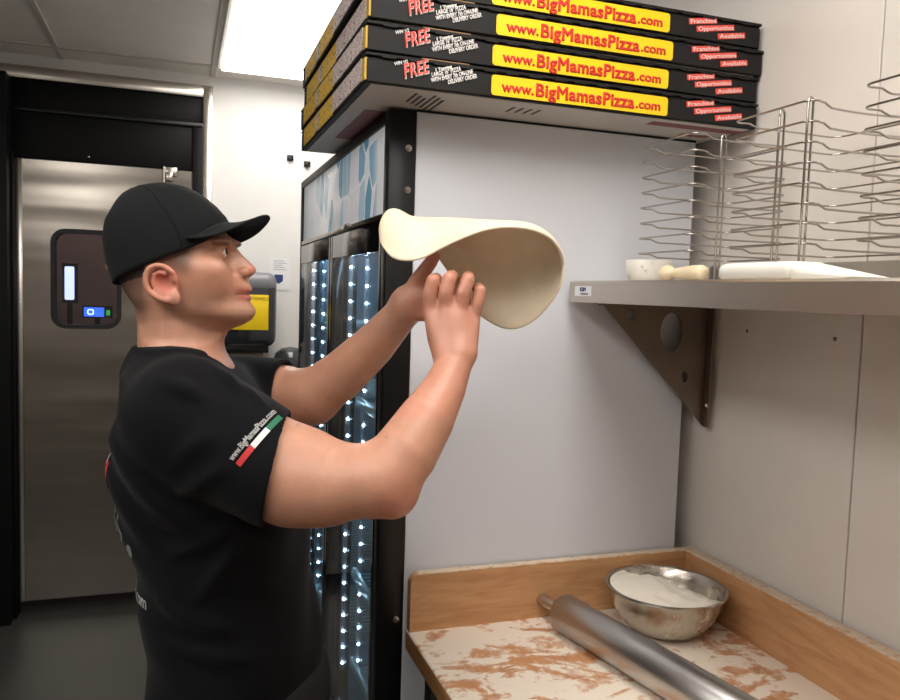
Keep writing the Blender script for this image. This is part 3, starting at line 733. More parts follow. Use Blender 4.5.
# rear splash with a rounded corner, and the wall-side splash
bm = bmesh.new()
pts = []
for x, z in [(BX0+.003, BZ-.002)] + [(BX0+.003+.022*(1-math.cos(a)), 1.0-.022+.022*math.sin(a)) for a in [PI/2*k/6 for k in range(7)]] + [(XW-.006, 1.0), (XW-.006, BZ-.002)]:
    pts.append((x, BY1-.024, z))
prism(bm, pts, (0, .022, 0)); bmesh.ops.bevel(bm, geom=[e for e in bm.edges if e.calc_length() > .1], offset=.002, segments=2, affect='EDGES')
ob = finish('rear_splash', bm, M['wood_back'], be, True, .7); ob.location = -BO
bb_('side_splash', (1.103, BY0, BZ-.002), (XW-.005, BY1-.025, 1.0), M['wood_back'], .003)
for x in (BX0+.04, 1.07):
    for y in (.0, 1.40):
        bb_('leg', (x-.02, y-.02, 0), (x+.02, y+.02, BZ-.046), M['dark_steel'], .003)
bb_('under_shelf', (BX0+.03, -.1, .28), (1.10, 1.44, .30), M['dark_steel'], .003)
# bowl of flour
bw = empty('mixing_bowl', (.967, 1.350, BZ)); tag(bw, 'round stainless steel bowl heaped with flour in the bench corner', 'bowl')
RB = .123
bm = bmesh.new(); lathe(bm, [(0, .0015), (.048, .0), (.062, .003), (.084, .018), (.102, .042), (.1135, .072), (.1185, .092), (RB, .0945), (RB+.0015, .0935), (RB+.0012, .0965), (RB-.002, .0972), (.1165, .093), (.1113, .072), (.0995, .042), (.081, .020), (.060, .0055), (0, .004)], (0, 0, 0), 64)
finish('shell', bm, M['steel_bowl'], bw, True, 1.2)
bm = bmesh.new(); ns, nr = 96, 30; rings = []
rnd = np.random.RandomState(5); ph = rnd.uniform(0, 6.28, 12)
def heap(x, y):
    s1 = (-x*.89-y*.43)
    h = .094+.017*math.exp(-((x+.030)**2+(y+.0)**2)/.0030)+(.05*s1 if s1 > 0 else .30*s1-2.2*s1*s1)
    h += .0030*math.sin(60*x+ph[0])*math.sin(50*y+ph[1])+.0018*math.sin(130*x+ph[2]+40*y)+.0013*math.sin(170*y+ph[3]-60*x)
    return h
def rin(z): return float(np.interp(z, [0, .0055, .020, .042, .072, .093, .2], [.0, .060, .081, .0995, .1113, .1165, .1165]))-.0015
for j in range(nr+1):
    f = j/nr
    if j == 0: rings.append([bm.verts.new((0, 0, heap(0, 0)))]); continue
    ring = []
    for k in range(ns):
        a = 2*PI*k/ns; R = .115*f
        for it_ in range(3):
            z = min(heap(R*math.cos(a), R*math.sin(a)), .0935+.026*(1-f)); R = min(R, rin(z)*f**.3 if f > .85 else R)
        ring.append(bm.verts.new((R*math.cos(a), R*math.sin(a), z)))
    rings.append(ring)
for k in range(ns): bm.faces.new((rings[0][0], rings[1][k], rings[1][(k+1) % ns]))
for j in range(1, nr):
    for k in range(ns): bm.faces.new((rings[j][k], rings[j+1][k], rings[j+1][(k+1) % ns], rings[j][(k+1) % ns]))
fl = finish('flour', bm, M['flour'], None, True); fl.location = bw.location; fl.location.z += .0005; tag(fl, 'heap of white flour inside the steel bowl', 'flour', kind='stuff')
# low drifts of loose flour on the deck
# rolling pin
A = Vector((.752, 1.428, BZ+.040)); ax = Vector((.030, -.342, 0)).normalized(); ax = Vector((.33, -1.0, 0)).normalized()
A = Vector((.7575, 1.402, BZ+.0395)); B2 = Vector((.848, .905, BZ+.0395))
ax = (B2-A).normalized()
rp = empty('rolling_pin', A+(B2-A)/2-Vector((0, 0, .0395))); RO = Vector(rp.location); tag(rp, 'large brushed steel rolling pin lying across the floured bench', 'rolling pin')
L = (B2-A).length; R = .0385
bm = bmesh.new(); lathe(bm, [(0, .001), (.030, .0), (R-.002, .0005), (R, .003), (R, L-.003), (R-.002, L), (0, L)], A-RO, 64, ax); ob = finish('roller', bm, M['steel_pin'], rp, True, .7)
for s, base in ((-1, A), (1, B2)):
    bm = bmesh.new(); lathe(bm, [(.009, .0), (.0095, .012), (.0105, .036), (.0140, .062), (.0130, .077), (.006, .085), (0, .086)], base-RO, 28, ax*s); finish('handle', bm, M['steel_pin'], rp, True)

# ------------------------------------------------------------------ the man: distance fields turned into smooth surfaces
class Vol:
    def __init__(s, lo, hi, h):
        s.h = h; s.lo = np.array(lo, np.float32); s.n = np.ceil((np.array(hi)-lo)/h).astype(int)+1
        s.D = np.full(s.n, .2, np.float32)
        s.ax = [s.lo[i]+h*np.arange(s.n[i], dtype=np.float32) for i in range(3)]
    def sub(s, lo, hi):
        a = np.clip(((np.array(lo)-s.lo)/s.h).astype(int), 0, s.n-1); b = np.clip(((np.array(hi)-s.lo)/s.h).astype(int)+2, 1, s.n)
        sl = tuple(slice(int(x), int(y)) for x, y in zip(a, b))
        X = s.ax[0][sl[0]][:, None, None]; Y = s.ax[1][sl[1]][None, :, None]; Z = s.ax[2][sl[2]][None, None, :]
        return sl, X, Y, Z
    def add(s, f, lo, hi, k=.01, mode='u'):
        sl, X, Y, Z = s.sub(np.array(lo)-k-.02, np.array(hi)+k+.02)
        if min(x.stop-x.start for x in sl) < 1: return
        d = f(X, Y, Z); D = s.D[sl]
        if mode == 'u':
            h = np.maximum(k-np.abs(D-d), 0)/k; s.D[sl] = np.minimum(D, d)-h*h*k*.25
        elif mode == 's':
            d = -d; h = np.maximum(k-np.abs(D-d), 0)/k; s.D[sl] = np.maximum(D, d)+h*h*k*.25
    def cone(s, a, b, ra, rb, k=.01, mode='u', flat=None):
        a = np.array(a, np.float32); b = np.array(b, np.float32); r = max(ra, rb)
        ab = b-a; L2 = float(ab @ ab)+1e-12
        def f(X, Y, Z):
            t = np.clip(((X-a[0])*ab[0]+(Y-a[1])*ab[1]+(Z-a[2])*ab[2])/L2, 0, 1)
            return np.sqrt((X-a[0]-t*ab[0])**2+(Y-a[1]-t*ab[1])**2+(Z-a[2]-t*ab[2])**2)-(ra+(rb-ra)*t)
        s.add(f, np.minimum(a, b)-r, np.maximum(a, b)+r, k, mode)
    def chain(s, pts, k=.01, mode='u', grow=0, soft=.003):
        P_ = [np.array(p[0], np.float32) for p in pts]; R_ = [p[1]+grow for p in pts]; m = max(R_)
        def f(X, Y, Z):
            out = None
            for a, b, ra, rb in zip(P_, P_[1:], R_, R_[1:]):
                ab = b-a; L2 = float(ab @ ab)+1e-12
                t = np.clip(((X-a[0])*ab[0]+(Y-a[1])*ab[1]+(Z-a[2])*ab[2])/L2, 0, 1)
                d = np.sqrt((X-a[0]-t*ab[0])**2+(Y-a[1]-t*ab[1])**2+(Z-a[2]-t*ab[2])**2)-(ra+(rb-ra)*t)
                out = d if out is None else np.minimum(out, d)
            return out
        s.add(f, np.min(P_, 0)-m, np.max(P_, 0)+m, k, mode)
    def ell(s, c, r, k=.01, mode='u', R=None):
        c = np.array(c, np.float32); m = max(r)
        def f(X, Y, Z):
            x, y, z = X-c[0], Y-c[1], Z-c[2]
            if R is not None: x, y, z = (R[i][0]*x+R[i][1]*y+R[i][2]*z for i in range(3))
            q = np.sqrt((x/r[0])**2+(y/r[1])**2+(z/r[2])**2); g = np.sqrt((x/r[0]**2)**2+(y/r[1]**2)**2+(z/r[2]**2)**2)
            return q*(q-1)/np.maximum(g, 1e-6)
        s.add(f, c-m, c+m, k, mode)
    def mesh(s, name):
        D = s.D; I = (D < 0); n = D.shape
        acc = None; c = I[:-1, :-1, :-1].astype(np.int8)
        for dx in (0, 1):
            for dy in (0, 1):
                for dz in (0, 1):
                    if dx+dy+dz: c = c+I[dx:n[0]-1+dx, dy:n[1]-1+dy, dz:n[2]-1+dz]
        cell = np.argwhere((c > 0) & (c < 8)); idx = np.full(c.shape, -1, np.int32); idx[tuple(cell.T)] = np.arange(len(cell))
        P = np.zeros((len(cell), 3)); W = np.zeros(len(cell))
        corners = [(a, b, d) for a in (0, 1) for b in (0, 1) for d in (0, 1)]
        val = {q: D[cell[:, 0]+q[0], cell[:, 1]+q[1], cell[:, 2]+q[2]] for q in corners}
        for q in corners:
            for ax in range(3):
                if q[ax] == 0:
                    r = list(q); r[ax] = 1; r = tuple(r); v0, v1 = val[q], val[r]; m = (v0 < 0) != (v1 < 0)
                    t = np.where(m, v0/np.where(m, v0-v1, 1), 0); pt = np.tile(np.array(q, float), (len(cell), 1)); pt[:, ax] = t
                    P += pt*m[:, None]; W += m
        P = (P/W[:, None]+cell)*s.h+s.lo
        faces = []
        for ax in range(3):
            sl0 = [slice(None)]*3; sl1 = [slice(None)]*3; sl0[ax] = slice(0, -1); sl1[ax] = slice(1, None)
            A, B = I[tuple(sl0)], I[tuple(sl1)]; e = np.argwhere(A != B); o1, o2 = [(1, 2), (2, 0), (0, 1)][ax]
            e = e[(e[:, o1] > 0) & (e[:, o2] > 0) & (e[:, o1] < n[o1]-1) & (e[:, o2] < n[o2]-1)]
            q = []
            for da, db in ((1, 1), (0, 1), (0, 0), (1, 0)):
                w = e.copy(); w[:, o1] -= da; w[:, o2] -= db; q.append(idx[tuple(w.T)])
            q = np.stack(q, 1); fl = ~A[tuple(e.T)]
            q[fl] = q[fl][:, ::-1]; q = q[(q >= 0).all(1)]; faces.append(q)
        F = np.concatenate(faces)
        me = bpy.data.meshes.new(name); me.vertices.add(len(P)); me.vertices.foreach_set('co', P.astype(np.float32).ravel())
        me.loops.add(F.size); me.loops.foreach_set('vertex_index', F.astype(np.int32).ravel())
        me.polygons.add(len(F)); me.polygons.foreach_set('loop_start', np.arange(0, F.size, 4, dtype=np.int32))
        me.update(calc_edges=True); me.validate(); return me, P
def relax(me, P, n=2, w=.5):
    e = np.empty(len(me.edges)*2, np.int32); me.edges.foreach_get('vertices', e); e = e.reshape(-1, 2)
    for it in range(n):
        S_ = np.zeros_like(P); C_ = np.zeros(len(P))
        for a, b in ((0, 1), (1, 0)):
            for ax in range(3): S_[:, ax] += np.bincount(e[:, a], P[e[:, b], ax], len(P))
            C_ += np.bincount(e[:, a], minlength=len(P))
        P = P*(1-w)+w*S_/np.maximum(C_, 1)[:, None]
    me.vertices.foreach_set('co', P.astype(np.float32).ravel()); me.update(); return P
def smoothstep(a, b, x): t = np.clip((x-a)/(b-a), 0, 1); return t*t*(3-2*t)

man = empty('person', tuple(MAN), -YAW)
tag(man, 'person in black cap and black t-shirt raising both hands to toss pizza dough', 'person')
PP = lambda x, y, v=0.0: lv(x, y, v)
# --- head: cross-sections measured at the sagittal plane.  y, back, cheek front, profile front, half width
HT = [(192, 155, 172, 172, .010), (196, 146, 182, 182, .028), (204, 133, 196, 196, .046), (216, 121, 211, 211, .060), (230, 113, 223, 223, .0695),
      (241, 115, 231.5, 232.5, .0745), (247, 114, 232, 236.3, .076), (253, 114, 229.5, 240.5, .0755), (258.5, 114.5, 231, 245.8, .0755), (264, 115.5, 233.5, 251.8, .0755), (268, 116, 235, 255.6, .075), (271, 114.5, 236, 256.6, .0745),
      (274.5, 116, 237.5, 253.5, .073), (277.7, 118, 238.5, 248.2, .072), (282, 121, 239.8, 247.8, .0715), (286.5, 124, 240.8, 250.8, .0705), (290.5, 127, 241.2, 252, .0695), (293.8, 130, 241.2, 248.2, .0685), (297.5, 134, 241.5, 251.8, .067),
      (301.5, 139, 243, 249.4, .065), (305, 146, 245, 251.8, .0625), (309.5, 156, 247, 255, .059), (314.5, 168, 247.5, 255, .053), (319.5, 182, 244.5, 251.5, .042), (324, 196, 237, 244.5, .033), (328, 208, 229, 234, .022), (332, 216, 222, 224, .008)]
hw = [];
for y, b, s_, p, w in HT:
    hw.append((lv((b+p)/2, y)[2], lv(b, y)[0], lv(s_, y)[0], lv(p, y)[0], w))
hw = np.array(hw[::-1])
# sagittal w varies with u through camera roll: measure w at each profile front separately
wf = np.array([lv(p, y)[2] for y, b, s_, p, w in HT][::-1])
def head_field(X, Y, Z, grow=0.0):
    z = Z+0*X
    zf = Z+(X-hw[14, 1])*0
    B = np.interp(Z, hw[:, 0], hw[:, 1]); S1 = np.interp(Z, wf, hw[:, 2]); P1 = np.interp(Z, wf, hw[:, 3]); H = np.interp(Z, hw[:, 0], hw[:, 4])
    # lateral falloff of profile features
    sg = np.interp(Z, wf[::-1] if wf[0] > wf[-1] else wf, (np.array([.02, .02, .022, .024, .026, .026, .022, .020, .020, .022, .024, .026, .026, .024, .013, .0145, .0145, .0135, .0125, .0115, .0105, .0105, .016, .03, .03, .03, .03])))
    u = X-(P1-S1)*np.exp(-(np.abs(Y)/sg)**2.6)
    c = B+(S1-B)*.47; af = S1-c; ab = c-B
    a = np.where(u > c, af, ab); n = 2.12
    q = ((np.abs(u-c)/a)**n+(np.abs(Y)/H)**n)**(1/n)
    r = np.sqrt((u-c)**2+Y**2); R = r/np.maximum(q, 1e-4)
    top = hw[-1, 0]+.004; bot = hw[0, 0]
    d = (r-R)*.85-grow
    return np.maximum(np.maximum(d, Z-top-grow), bot-Z)
E0 = lv(228, 252.5, -.0315)      # near eye
ER = np.array([E0[0]-.0125, -.0315, E0[2]])
V = Vol((-.30, -.33, .98), (.50, .30, 1.83), .0025)
hb = (hw[:, 1].min(), -.08, hw[0, 0]); ht_ = (hw[:, 3].max(), .08, hw[-1, 0]+.01)
V.add(head_field, hb, ht_, .004)
for sgn in (-1, 1): V.ell([lv(219, 284)[0], sgn*.044, lv(219, 283)[2]], (.022, .014, .018), .03)
# nostril wings, brow, cheek bones, chin pad
for sgn in (-1, 1):
    V.ell(lv(245.5, 272.5, 0)*[1, 0, 1]+[0, sgn*.0135, 0], (.0105, .0062, .0078), .006)
    V.ell(lv(247.5, 276.5, 0)*[1, 0, 1]+[0, sgn*.0075, 0], (.0055, .0035, .003), .003, 's')
    V.ell([ER[0]+.004, sgn*.0315, ER[2]+.0], (.0165, .0175, .0125), .012, 's')
    V.ell([ER[0]+.001, sgn*.034, ER[2]+.0175], (.014, .024, .0065), .012)          # brow ridge
    V.ell([ER[0]-.012, sgn*.052, ER[2]-.026], (.022, .012, .012), .03)             # cheek bone
    V.ell([ER[0]-.001, sgn*.0315, ER[2]], (.0128, .0145, .0118), .004)             # lids
    V.ell([ER[0]+.0078, sgn*.0310, ER[2]-.0005], (.0060, .0098, .0029), .0015, 's')  # lid opening
# ears: an oval plate with rolled rim, bowl and lobe
ec = lv(163.5, 283.5, -.083)
for sgn in (-1, 1):
    th = math.radians(30); tilt = np.array([[math.cos(th), 0, math.sin(th)], [0, 1, 0], [-math.sin(th), 0, math.cos(th)]])
    base = np.array([ec[0], sgn*.0775, ec[2]])
    def earp(a, ru, rw, out, cu=0.0, cw=0.0):
        x = cu+ru*math.cos(a); z = cw+rw*math.sin(a)
        return base+[x*math.cos(th)-z*math.sin(th), sgn*out, x*math.sin(th)+z*math.cos(th)]
    Rt = [[math.cos(th), 0, math.sin(th)], [0, 1, 0], [-math.sin(th), 0, math.cos(th)]]
    V.ell(base+[-.001, sgn*.004, .001], (.0215, .0065, .0285), .005, R=Rt)
    V.ell(base+[.004, sgn*.0125, .001], (.0135, .0085, .0185), .004, 's', R=Rt)
    rim = [(earp(a, .0225-.006*max(0, -math.sin(a)), .0285, .0125+.003*math.cos(a-2.4)), .0043) for a in np.linspace(math.radians(15), math.radians(250), 14)]
    V.chain(rim, .004)
    V.chain([(earp(math.radians(a), .013, .018, .0105), .0032) for a in (35, 70, 110, 150, 190, 225)], .004)
    V.ell(earp(math.radians(285), .012, .029, .007), (.0105, .0055, .0115), .006)
    V.ell(earp(math.radians(-8), .019, .01, .007), (.0048, .005, .0075), .005)
# neck and upper trunk
nk = [(lv(171, 290), .058), (lv(176, 320), .0595), (lv(179, 345), .0635), (lv(184, 372), .078)]
V.chain([(a, r) for a, r in nk], .028)
V.cone(lv(209, 324), lv(202, 350), .014, .018, .03)           # throat
for sgn in (-1, 1):
    V.cone(lv(160, 300)*[1, 0, 1]+[0, sgn*.045, 0], lv(212, 372)*[1, 0, 1]+[0, sgn*.018, 0], .016, .014, .02)   # neck muscle
SHn, SHf = lv(190, 420, -.150), lv(200, 398, .19)
V.cone(lv(176, 374), SHn+[0, 0, .0], .040, .06, .03); V.cone(lv(176, 374), SHf+[0, 0, .0], .040, .06, .03)
# trunk under the shirt: y, back, front, half width
TT = [(352, 142, 220, .075), (372, 131, 240, .145), (400, 113, 260, .188), (425, 101, 278, .200), (450, 97, 292, .198), (480, 101, 300, .190), (520, 111, 304, .182), (560, 123, 308, .176), (600, 129, 313, .174), (650, 131, 319, .175), (690, 133, 323, .178), (740, 132, 318, .182), (790, 131, 318, .186)]
tw = np.array([(lv((b+f)/2, y)[2], lv(b, y, -.11 if y > 380 else -.03)[0]+.004, lv(f, y, .03)[0], w) for y, b, f, w in TT][::-1])
def trunk(grow, folds=0.0):
    def f(X, Y, Z):
        B = np.interp(Z, tw[:, 0], tw[:, 1]); Fq = np.interp(Z, tw[:, 0], tw[:, 2]); H = np.interp(Z, tw[:, 0], tw[:, 3])
        c = (B+Fq)/2; a = (Fq-B)/2; n = 2.3
        r = np.sqrt((X-c)**2+Y**2); q = ((np.abs(X-c)/a)**n+(np.abs(Y)/H)**n)**(1/n)
        d = (r-r/np.maximum(q, 1e-4))*.9-grow
        if folds:
            g = smoothstep(1.42, 1.22, Z)
            d = d+folds*g*(np.sin(38*Z+9*X+3*np.sin(14*X+5*Z)+6*Y)*.6+np.sin(21*X-33*Z+4*np.sin(9*Y))*.5)
            # drag lines from the raised arm down across the ribs
            d = d+folds*1.3*np.exp(-((Z-1.27)/.09)**2)*np.sin(95*(Z*.8+X*.45)+2*np.sin(20*X))
        return np.maximum(np.maximum(d, Z-tw[-1, 0]), tw[0, 0]-Z)
    return f
tlo = (tw[:, 1].min(), -.21, .98); thi = (tw[:, 2].max(), .21, tw[-1, 0])
V.add(trunk(-.012), tlo, thi, .03)
near = [(SHn, .078), (lv(240, 447, -.168), .072), (lv(290, 475, -.190), .067), (lv(330, 482, -.205), .0595), (lv(362, 481, -.214), .050), (lv(382, 480, -.215), .0455)]
fore = [(lv(384, 478, -.215), .0455), (lv(405, 453, -.200), .0455), (lv(426, 420, -.175), .0400), (lv(444, 389, -.148), .0315), (lv(455, 362, -.127), .0260)]
V.chain(near, .02); V.chain(fore, .02)
V.cone(lv(372, 486, -.20), lv(396, 498, -.215), .030, .020, .03)    # elbow point
V.ell(lv(300, 458, -.185), (.05, .05, .042), .02)                  # biceps
V.ell(lv(300, 492, -.195), (.06, .045, .04), .03)                 # triceps
far = [(SHf, .075), (lv(245, 394, .185), .066), (lv(285, 396, .150), .056), (lv(312, 398, .125), .047)]
ffore = [(lv(312, 396, .122), .047), (lv(341, 376, .10), .0435), (lv(374, 345, .065), .0365), (lv(398, 318, .035), .0295), (lv(411, 303, .02), .0270)]
V.chain(far, .02); V.chain(ffore, .02)
# --- right hand (near): back towards the viewer
wr_ = lv(456, 360, -.126)
K = {'i': lv(431, 311, -.100), 'm': lv(446, 307, -.108), 'r': lv(460, 310, -.106), 'p': lv(472, 319, -.098)}
for i, kk in enumerate('imrp'):
    st_ = lv(444+7.0*i, 352, -.124+.002*abs(i-1.5)); V.cone(st_, K[kk], .0185, .0125, .012)
V.ell(lv(451, 332, -.103), (.030, .016, .034), .015)
V.ell(lv(452, 335, -.095), (.030, .014, .030), .015)
fing = {'i': [(K['i'], .0118), (lv(430, 294, -.106), .0108), (lv(433, 281, -.106), .0106), (lv(436, 279, -.088), .0095), (lv(437, 279, -.068), .0084)],
        'm': [(K['m'], .0118), (lv(446, 292, -.114), .0110), (lv(449, 279, -.112), .0107), (lv(452, 276, -.092), .0096), (lv(453, 277, -.068), .0086)],
        'r': [(K['r'], .0115), (lv(463, 293, -.110), .0106), (lv(468, 280, -.106), .0104), (lv(468, 277, -.084), .0094), (lv(466, 278, -.062), .0084)],
        'p': [(K['p'], .0108), (lv(477, 304, -.100), .0098), (lv(480, 291, -.097), .0094), (lv(479, 288, -.078), .0084), (lv(476, 288, -.062), .0076)]}
for kk, ch in fing.items(): V.chain(ch, .0032)
V.chain([(lv(444, 347, -.105), .018), (lv(436, 328, -.082), .0145), (lv(438, 309, -.066), .0118), (lv(444, 296, -.060), .0098)], .010)   # thumb, folded under
# --- left hand (far): thumb up under the dough edge, fingers forward behind the right hand
V.chain([(lv(408, 303, .02), .0275), (lv(420, 296, .010), .024), (lv(432, 296, .004), .021)], .016)
V.ell(lv(424, 303, .008), (.024, .015, .027), .014)
for j, (y0, y1) in enumerate(((287, 283), (295, 291), (303, 299), (311, 307))):
    V.chain([(lv(424, y0+2, .006), .013), (lv(440, y0, .004), .0112), (lv(456, y1, -.002), .0104), (lv(466, y1+1, -.016), .0094), (lv(468, y1+3, -.034), .0084)], .006)
V.chain([(lv(413, 297, .012), .0185), (lv(417, 283, .004), .0150), (lv(425, 270, -.006), .0118), (lv(431, 262, -.010), .0108), (lv(435, 256, -.010), .0090)], .008)
me, P = V.mesh('body'); P = relax(me, P, 1, .35)
print('body verts', len(P))
# skin tints
def tint_body(P):
    u, v, w = P.T
    base = np.array(srgb(193, 143, 118)[:3]); c = np.tile(base, (len(P), 1))
    def blend(mask, col): 
        nonlocal c
        mask = np.clip(mask, 0, 1)[:, None]; c = c*(1-mask)+np.array(srgb(*col)[:3])*mask
    hd = w > hw[0, 0]-.03
    g = lambda p, su, sv, sw: np.exp(-(((u-p[0])/su)**2+((np.abs(v)-abs(p[1]))/sv)**2+((w-p[2])/sw)**2))
    blend(g(lv(252, 268), .014, .016, .012)*.5, (206, 120, 104))                    # nose
    blend(g(lv(225, 283, -.045), .03, .03, .02)*.25, (204, 126, 108))                # cheek
    blend(g(np.array([ec[0], .085, ec[2]]), .026, .012, .036)*.75, (206, 104, 86))  # ears
    st = smoothstep(lv(200, 283)[2], lv(200, 300)[2], w)*hd*(u > lv(178, 300)[0])*smoothstep(lv(200, 345)[2], lv(200, 325)[2], w)
    blend(st*.30, (150, 118, 104))                                                    # shaved beard shadow
    li = lv(247, 290.3); l2 = lv(247, 297.0)
    lipz = smoothstep(lv(240, 292)[0], lv(245, 292)[0], u)
    lipz = lipz*hd*(u < lv(262, 292)[0]); blend(lipz*np.exp(-((w-li[2])/.0042)**2)*.8, (178, 96, 88)); lipz = lipz*hd*(u < lv(262, 292)[0]); blend(lipz*np.exp(-((w-l2[2])/.0050)**2)*.85, (190, 106, 98))
    mz = lv(246, 293.9); blend(hd*(u < lv(262, 292)[0])*(np.abs(v) < .026)*(u > lv(238, 292)[0])*np.exp(-((w-mz[2])/.0014)**2)*.8, (120, 62, 56))  # shade of the mouth crease painted into the skin tint
    br = lv(224, 246, -.04); blend(np.exp(-((w-br[2]-.004)/.0042)**2-((np.abs(v)-.038)/.020)**4)*(u > lv(212, 250, -.05)[0])*(u < lv(262, 292)[0])*.85, (72, 50, 40))   # eyebrows
    eo = ER; blend(np.exp(-(((u-eo[0]-.008)/.010)**2+((np.abs(v)-.0315)/.015)**2+((w-eo[2]-.0045)/.0022)**2))*.6, (84, 52, 44))
    # clipped hair fading down the neck and in front of the ear
    a, b = lv(150, 262, -.06), lv(140, 322, -.03)
    nape = smoothstep(lv(135, 332)[2], lv(125, 296)[2], w)*smoothstep(lv(160, 300, -.05)[0], lv(143, 290, -.05)[0], u)
    side = smoothstep(lv(198, 255, -.07)[0], lv(184, 255, -.07)[0], u)*smoothstep(lv(178, 284, -.07)[2], lv(178, 262, -.07)[2], w)*(u > lv(150, 260, -.07)[0])*(np.abs(v) < .0835)
    n = np.sin(u*900)*np.sin(w*1100+u*300)*np.sin(v*1000)*.12
    blend((nape*.85+n*nape)*hd, (84, 62, 52)); blend((side*.75+n*side)*hd, (92, 72, 62))
    hands = (u > lv(405, 300)[0])*(w > 1.40)
    blend(hands*.25, (206, 130, 110))
    for kk in 'imrp': blend(g(K[kk], .012, .014, .012)*.3*(v < 0), (210, 128, 108))
    elb = lv(398, 500, -.24); blend(np.exp(-(((u-elb[0])/.03)**2+((v-elb[1])/.04)**2+((w-elb[2])/.03)**2))*.5, (200, 116, 96))
    for q in (lv(290, 432, -.25), lv(385, 440, -.25), lv(308, 408, .10)):  # moles
        blend(np.exp(-(((u-q[0])**2+(w-q[2])**2)/.0018**2))*.5, (120, 76, 60))
    return c
c = tint_body(P)
at = me.color_attributes.new('tint', 'FLOAT_COLOR', 'POINT'); at.data.foreach_set('color', np.concatenate([c, np.ones((len(c), 1))], 1).astype(np.float32).ravel())
link('body', me, M['skin'], man, True)
# eyes
for sgn in (-1, 1):
    bm = bmesh.new(); bmesh.ops.create_uvsphere(bm, u_segments=24, v_segments=16, radius=.0118, matrix=Matrix.Translation((ER[0], sgn*.0315, ER[2]))); e = finish('eye', bm, M['sclera'], man, True)
    bm = bmesh.new(); dr = Vector((1, sgn*.05, .12)).normalized(); lathe(bm, [(.0056, .0104), (.0050, .0111), (.003, .0119), (0, .0121)], (ER[0], sgn*.0315, ER[2]), 20, dr); finish('iris', bm, M['iris'], e, True)
# hair below the cap: a thin clipped layer
Vh = Vol((hw[:, 1].min()-.02, -.10, lv(150, 315)[2]), (lv(205, 250)[0], .10, lv(150, 215)[2]), .0025)
ba, bbq = lv(190, 253, -.07), lv(150, 260, -.07)
def hairf(X, Y, Z):
    d = head_field(X, Y, Z, .0012)
    # keep: behind the ear down to the nape, and the short sideburn
    edge = np.maximum(X-lv(146, 270, -.07)[0], lv(130, 292)[2]-Z)
    side = np.maximum(np.maximum(X-lv(186, 250, -.07)[0], lv(180, 262, -.07)[2]-Z+(X-lv(180, 262, -.07)[0])*.2), 0*Y-1)
    reg = edge
    return np.maximum(np.maximum(d, -(d+.004)), reg)
Vh.add(hairf, Vh.lo, Vh.lo+Vh.n*Vh.h, .001); meh, Ph = Vh.mesh('hair'); relax(meh, Ph, 1, .4); link('hair', meh, M['hair'], man, True)

# --- t-shirt
VS = Vol((-.32, -.34, .84), (.36, .33, 1.56), .003)
VS.add(trunk(.004, .0045), (tlo[0], tlo[1], .90), thi, .03)
VS.cone(lv(169, 376), SHn+[-.01, 0, .012], .060, .068, .04); VS.cone(lv(169, 376), SHf+[-.01, 0, .012], .060, .068, .04)
VS.chain([(SHn, .087), (lv(238, 447, -.166), .084), (lv(276, 470, -.184), .0805), (lv(300, 478, -.194), .080)], .035)
VS.chain([(SHf, .084), (lv(245, 394, .185), .074), (lv(275, 395, .160), .068), (lv(300, 396, .14), .067)], .03)
def arm_cut(p, n, a, b, r):
    n = np.array(n)/np.linalg.norm(n); p = np.array(p); a = np.array(a); ab = np.array(b)-a; L2 = ab @ ab
    def f(X, Y, Z):
        t = np.clip(((X-a[0])*ab[0]+(Y-a[1])*ab[1]+(Z-a[2])*ab[2])/L2, 0, 1)
        return np.maximum(-((X-p[0])*n[0]+(Y-p[1])*n[1]+(Z-p[2])*n[2]), np.sqrt((X-a[0]-t*ab[0])**2+(Y-a[1]-t*ab[1])**2+(Z-a[2]-t*ab[2])**2)-r)
    return f
def plane_cut(p, n):
    n = np.array(n)/np.linalg.norm(n); p = np.array(p)
    return lambda X, Y, Z: -((X-p[0])*n[0]+(Y-p[1])*n[1]+(Z-p[2])*n[2])
# sleeve ends
c1 = lv(277, 470, -.184); n1 = lv(300, 476, -.194)-lv(238, 447, -.166); n1 = n1/np.linalg.norm(n1); n1 = n1+np.array([.10, .36, .12])
VS.add(arm_cut(c1, n1, lv(270, 466, -.18), lv(360, 480, -.21), .108), c1-[.05, .15, .15], c1+[.22, .18, .14], .002, 's')
c2 = lv(286, 396, .15); n2 = np.array([1, -.18, .05])
VS.add(arm_cut(c2, n2, lv(265, 396, .165), lv(330, 396, .12), .098), c2-[.03, .10, .10], c2+[.2, .12, .12], .002, 's')
# hollow the sleeve mouths round the arms
VS.chain([(near[1][0]*.4+near[2][0]*.6, .0725), (near[2][0], .0725), (near[3][0], .072)], .004, 's')
VS.chain([(lv(262, 395, .17), .059), (lv(286, 396, .15), .0595), (lv(320, 396, .12), .06)], .004, 's')
# neck hole
VS.chain([(lv(181, 353), .0655), (lv(178, 338), .0665), (lv(176, 320), .075)], .006, 's')
VS.ell(lv(212, 348), (.035, .045, .022), .01, 's')
def hem(X, Y, Z): return Z-(.905+.004*np.sin(25*X+11*Y)+0*X)
VS.add(hem, (-.3, -.3, .84), (.35, .3, .92), .004, 's')
mes, Ps = VS.mesh('t_shirt'); Ps = relax(mes, Ps, 2, .5)
